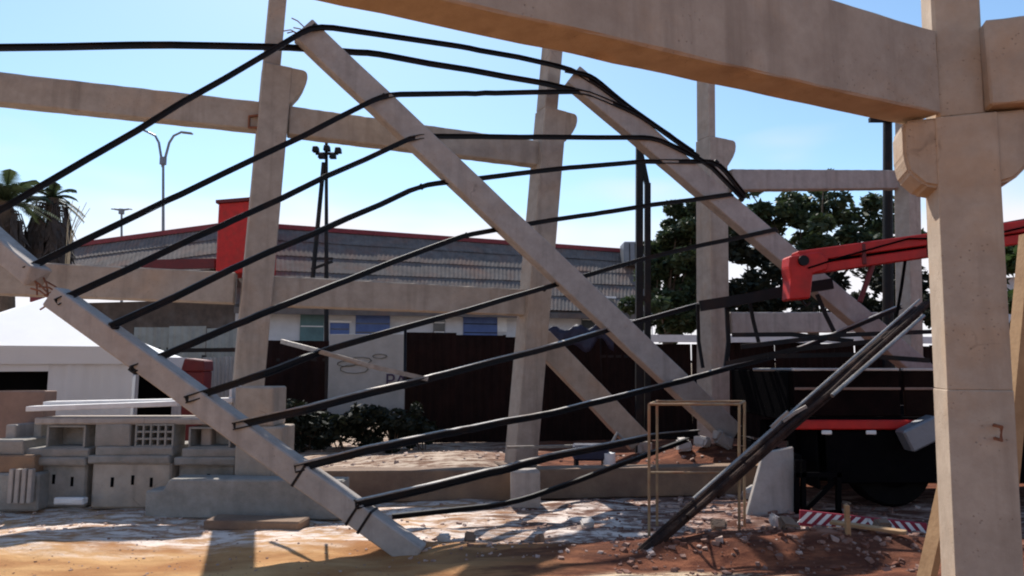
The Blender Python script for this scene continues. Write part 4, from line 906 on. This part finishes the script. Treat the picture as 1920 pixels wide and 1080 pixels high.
broad_tree(1890, 17, [(1885, 520, 40), (1920, 560, 50), (1960, 520, 60)], 'green tree glimpsed low right of the near column', 'leaf', 15, 500)
def frond(mb, base, dr, length, droop, rg, wd=.22, n=9):
    side = Z.cross(dr); side = side.normalized() if side.length > .01 else Vector((1, 0, 0)); pts = []
    for i in range(n + 1):
        f = i / n; pts.append(base + dr * length * f + Vector((0, 0, -droop * length * f * f)))
    mb.tube(pts, .018, 4, .3)
    for i in range(1, n * 3):
        f = i / (n * 3); p = base + dr * length * f + Vector((0, 0, -droop * length * f * f)); l = wd * (1.15 - abs(f - .45) * 1.1) * 1.6; tip = (dr * .55 + Vector((0, 0, -droop * f * 1.4))).normalized()
        for s_ in (-1, 1):
            e_ = p + (side * s_ + tip * .7 + Vector((0, 0, -.25))).normalized() * l * rg.uniform(.8, 1.1); mb.add([p, p + dr * .035, e_], [(0, 1, 2)])
def palm(px, Y, pyc, label, nf, ln, seed, mname='leaf', skirt=0, lean=0, skirt_len=1.2):
    rg = random.Random(seed); b = at(px, Y, 0); c = P(px + lean, pyc, Y); t = thing('palm_tree', b, label, 'palm', 'palm trees'); mb = MB(); mb.tube([b, b.lerp(c, .5) + Vector((.05, 0, 0)), c], .17, 10, .8); mb.build('trunk', M['trunk'], t)
    for k in range(nf):
        a = 2 * math.pi * k / nf + rg.uniform(-.2, .2); el = rg.uniform(-.15, 1.0); dr = Vector((math.cos(a) * math.cos(el), math.sin(a) * math.cos(el), math.sin(el))); mb = MB(); frond(mb, c, dr, ln * rg.uniform(.8, 1.1), rg.uniform(.3, .7), rg, ln * .16); mb.build('frond', M[mname], t)
    for k in range(skirt):
        a = 2 * math.pi * k / skirt + rg.uniform(-.3, .3); o = Vector((math.cos(a), math.sin(a), 0)); mb = MB(); c0 = c + Vector((0, 0, -.1 - rg.uniform(0, .35)))
        pts = [c0, c0 + o * .3 + Vector((0, 0, .02)), c0 + o * .42 + Vector((0, 0, -skirt_len * .4)), c0 + o * rg.uniform(.36, .5) + Vector((0, 0, -skirt_len * rg.uniform(.85, 1.15)))]
        mb.tube(pts, .02, 4, .5)
        for i in range(26):
            f = rg.uniform(.25, 1); q = pts[1].lerp(pts[3], f) + o * .06; e_ = q + Vector((rg.uniform(-.16, .16), rg.uniform(-.16, .16), -rg.uniform(.2, .45))); s_ = Vector((-o.y, o.x, 0)) * .06; mb.add([q - s_, q + s_, e_], [(0, 1, 2)])
        mb.build('dead_frond', M['dead'], t)
    return t
palm(98, 16, 372, 'palm with a dark skirt of dead fronds at left edge', 16, .75, 3, 'leafd', 56, 0, 1.35)
palm(10, 15, 378, 'green leafy palm crown cut by the left frame edge', 30, 1.15, 4, 'leafd', 10, 0, .8)
rg = random.Random(2); b = at(128, 15.5, 0); t = thing('dry_stalks', b, 'thin dry flower stalks beside the dead-fronded palm', 'plant')
for k in range(7):
    q = P(128 + rg.uniform(-4, 4), 470, 15.5); e_ = P(130 + k * 6.5, 372 + rg.uniform(0, 46), 15.5); mb = MB(); mb.tube([Vector((q.x, q.y, 0)), q, q.lerp(e_, .5) + Vector((-.05, 0, .05)), e_], .012, 5, .5); mb.build('stalk', M['straw'], t)
WEED_WORDS = ('beside the reddish block', 'under the short fence', 'left of the hanging rod', 'under the lettered sheet', 'right of the lettered sheet', 'at the foot of the long fence')
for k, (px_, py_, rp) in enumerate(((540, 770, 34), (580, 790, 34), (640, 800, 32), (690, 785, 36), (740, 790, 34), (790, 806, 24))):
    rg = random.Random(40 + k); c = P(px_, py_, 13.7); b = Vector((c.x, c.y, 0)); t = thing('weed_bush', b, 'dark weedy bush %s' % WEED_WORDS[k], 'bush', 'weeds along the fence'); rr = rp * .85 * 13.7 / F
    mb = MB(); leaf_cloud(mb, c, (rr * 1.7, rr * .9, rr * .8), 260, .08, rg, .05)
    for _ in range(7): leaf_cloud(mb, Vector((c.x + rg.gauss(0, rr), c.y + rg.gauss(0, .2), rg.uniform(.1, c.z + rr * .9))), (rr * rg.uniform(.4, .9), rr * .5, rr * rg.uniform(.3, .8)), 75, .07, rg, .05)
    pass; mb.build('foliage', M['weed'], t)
    mb = MB()
    for _ in range(5): mb.tube([b + Vector((rg.uniform(-.1, .1), 0, -.05)), c + Vector((rg.uniform(-.3, .3), 0, rg.uniform(0, .2)))], .012, 5)
    mb.build('stem', M['trunk'], t)

# ------------------------------------------------------------------ rubble
def chunk(mb, c, s, rg, flat=.6):
    ax_ = Matrix.Rotation(rg.uniform(0, 6.3), 3, 'Z') @ Matrix.Rotation(rg.uniform(-.5, .5), 3, 'X'); vs = []
    for i in (-1, 1):
        for j in (-1, 1):
            for k in (-1, 1): vs.append(c + ax_ @ Vector((i * s * rg.uniform(.4, 1), j * s * rg.uniform(.35, .8), k * s * flat * rg.uniform(.4, 1))))
    mb.add(vs, [(0, 1, 3, 2), (4, 6, 7, 5), (0, 4, 5, 1), (2, 3, 7, 6), (0, 2, 6, 4), (1, 5, 7, 3)])
rg = random.Random(77); mb = MB()
def scatter(n, px0, px1, py0, py1, smin, smax, tmin, tmax):
    for _ in range(n):
        p = onG(rg.uniform(px0, px1), rg.uniform(py0, py1)); s = smin + (smax - smin) * rg.random() ** 2.5; p.z += s * .04; mb.cur = rg.uniform(tmin, tmax); chunk(mb, p, s, rg)
scatter(420, 760, 1240, 935, 1060, .006, .034, .1, .8); scatter(900, 1150, 1760, 940, 1085, .008, .045, 0, .25); scatter(90, 1150, 1760, 940, 1060, .01, .05, .35, .8); scatter(110, 1240, 1500, 925, 985, .015, .07, .2, .9)
scatter(400, -20, 760, 955, 1000, .005, .026, .3, .9); scatter(200, -20, 800, 1000, 1085, .005, .016, .1, .5); scatter(200, 1000, 1480, 862, 925, .02, .06, .05, .6); scatter(120, 600, 1000, 835, 880, .02, .05, .4, .9)
o = mb.build('rubble', M['rubble'], attr=True, bevel=0); stuff(o); o['label'] = 'broken masonry rubble scattered over the yard'; o['category'] = 'rubble'
# larger lumps one can pick out
CH = [(1285, 852, .17, 'conc_pale', 'round pale concrete lump left on the heap under the long rafter'), (1318, 848, .15, 'conc_pale', 'pale concrete lump in the middle of the heap under the long rafter'), (1352, 846, .2, 'conc_cool', 'grey concrete lump on the heap near the truck'), (1400, 842, .16, 'conc_cool', 'flat grey lump right of the heap behind the strut'),
      (1415, 930, .16, 'conc_pale', 'pale pink lump on red earth left of the leaning panel'), (1440, 948, .14, 'conc_pale', 'pale pink lump nearest the leaning panel'), (1452, 975, .1, 'conc_pale', 'small pale lump left of the chevron board'), (1210, 822, .15, 'conc_cool', 'broken grey end piece at the foot of the short rafter'),
      (1655, 1010, .12, 'conc_brown', 'brown lump behind the timber board by near column'), (1480, 1020, .1, 'conc_brown', 'reddish lump at right foreground'), (1350, 985, .11, 'conc_brown', 'reddish lump under the dark strut'), (880, 1010, .08, 'conc_brown', 'dark lump right of the left rafter foot'), (832, 1012, .09, 'conc_pale', 'pale lump touching the left rafter foot'),
      (1100, 980, .09, 'conc_pale', 'pale lump on the debris left of the yellow frame'), (1010, 1003, .07, 'conc_brown', 'small dark lump on the pale debris')]
for px_, py_, s, m, lb in CH:
    p = onG(px_, py_ + 6) if py_ > 860 else Vector(P(px_, py_, 11.0 if px_ > 1240 else 11.7))
    if py_ <= 860: p.z = gz(p.x, p.y) + s * .3
    rg2 = random.Random(px_); mb = MB(); chunk(mb, p + Vector((0, 0, s * .35)), s, rg2, .8); tag(mb.build('concrete_lump', M[m], bevel=s * .18, seg=2, jitter=s * .04), lb, 'lump', 'concrete lumps in the rubble')
# loose timber on the right
mb = MB(); mb.bar(onG(1560, 1022) + Vector((0, 0, .05)), onG(1702, 1044) + Vector((0, 0, .06)), .1, .03); tag(mb.build('timber_board', M['timber'], bevel=.004), 'pale timber board lying left of the near column', 'board')
mb = MB(); mb.bar(onG(1545, 1008) + Vector((0, 0, .04)), onG(1640, 1003) + Vector((0, 0, .05)), .07, .025); tag(mb.build('timber_board', M['timber'], bevel=.004), 'thin timber lath lying behind the wooden stake', 'board')
mb = MB(); q = onG(1592, 1040); mb.path([q + Vector((0, 0, -.1)), q + Vector((.0, 0, .26))], .04, .04, up=(0, 1, 0)); tag(mb.build('wooden_stake', M['timber'], bevel=.004), 'short wooden stake upright in the red earth', 'stake')

for (xa, ya, xb, yb, Ya, Yb, lb) in ((1372, 628, 1600, 640, 9.6, 9.2, 'highest bar'), (1390, 650, 1745, 622, 8.9, 9.8, 'second bar from the top'), (1362, 690, 1640, 640, 9.9, 8.7, 'bar rising to the right'), (1440, 668, 1742, 676, 9.3, 9.0, 'lowest bar')):
    a = P(xa, ya, Ya); b_ = P(xb, yb, Yb); a.z = max(a.z, 1.69); b_.z = max(b_.z, 1.7)
    bar_thing('loose_bar', [a, a.lerp(b_, .5) + Vector((0, 0, .05)), b_], .04, .06, 'steel', 'loose dark steel bar, %s in the tangle over the truck bed' % lb, 'bar', 'tangled bars on the truck bed')
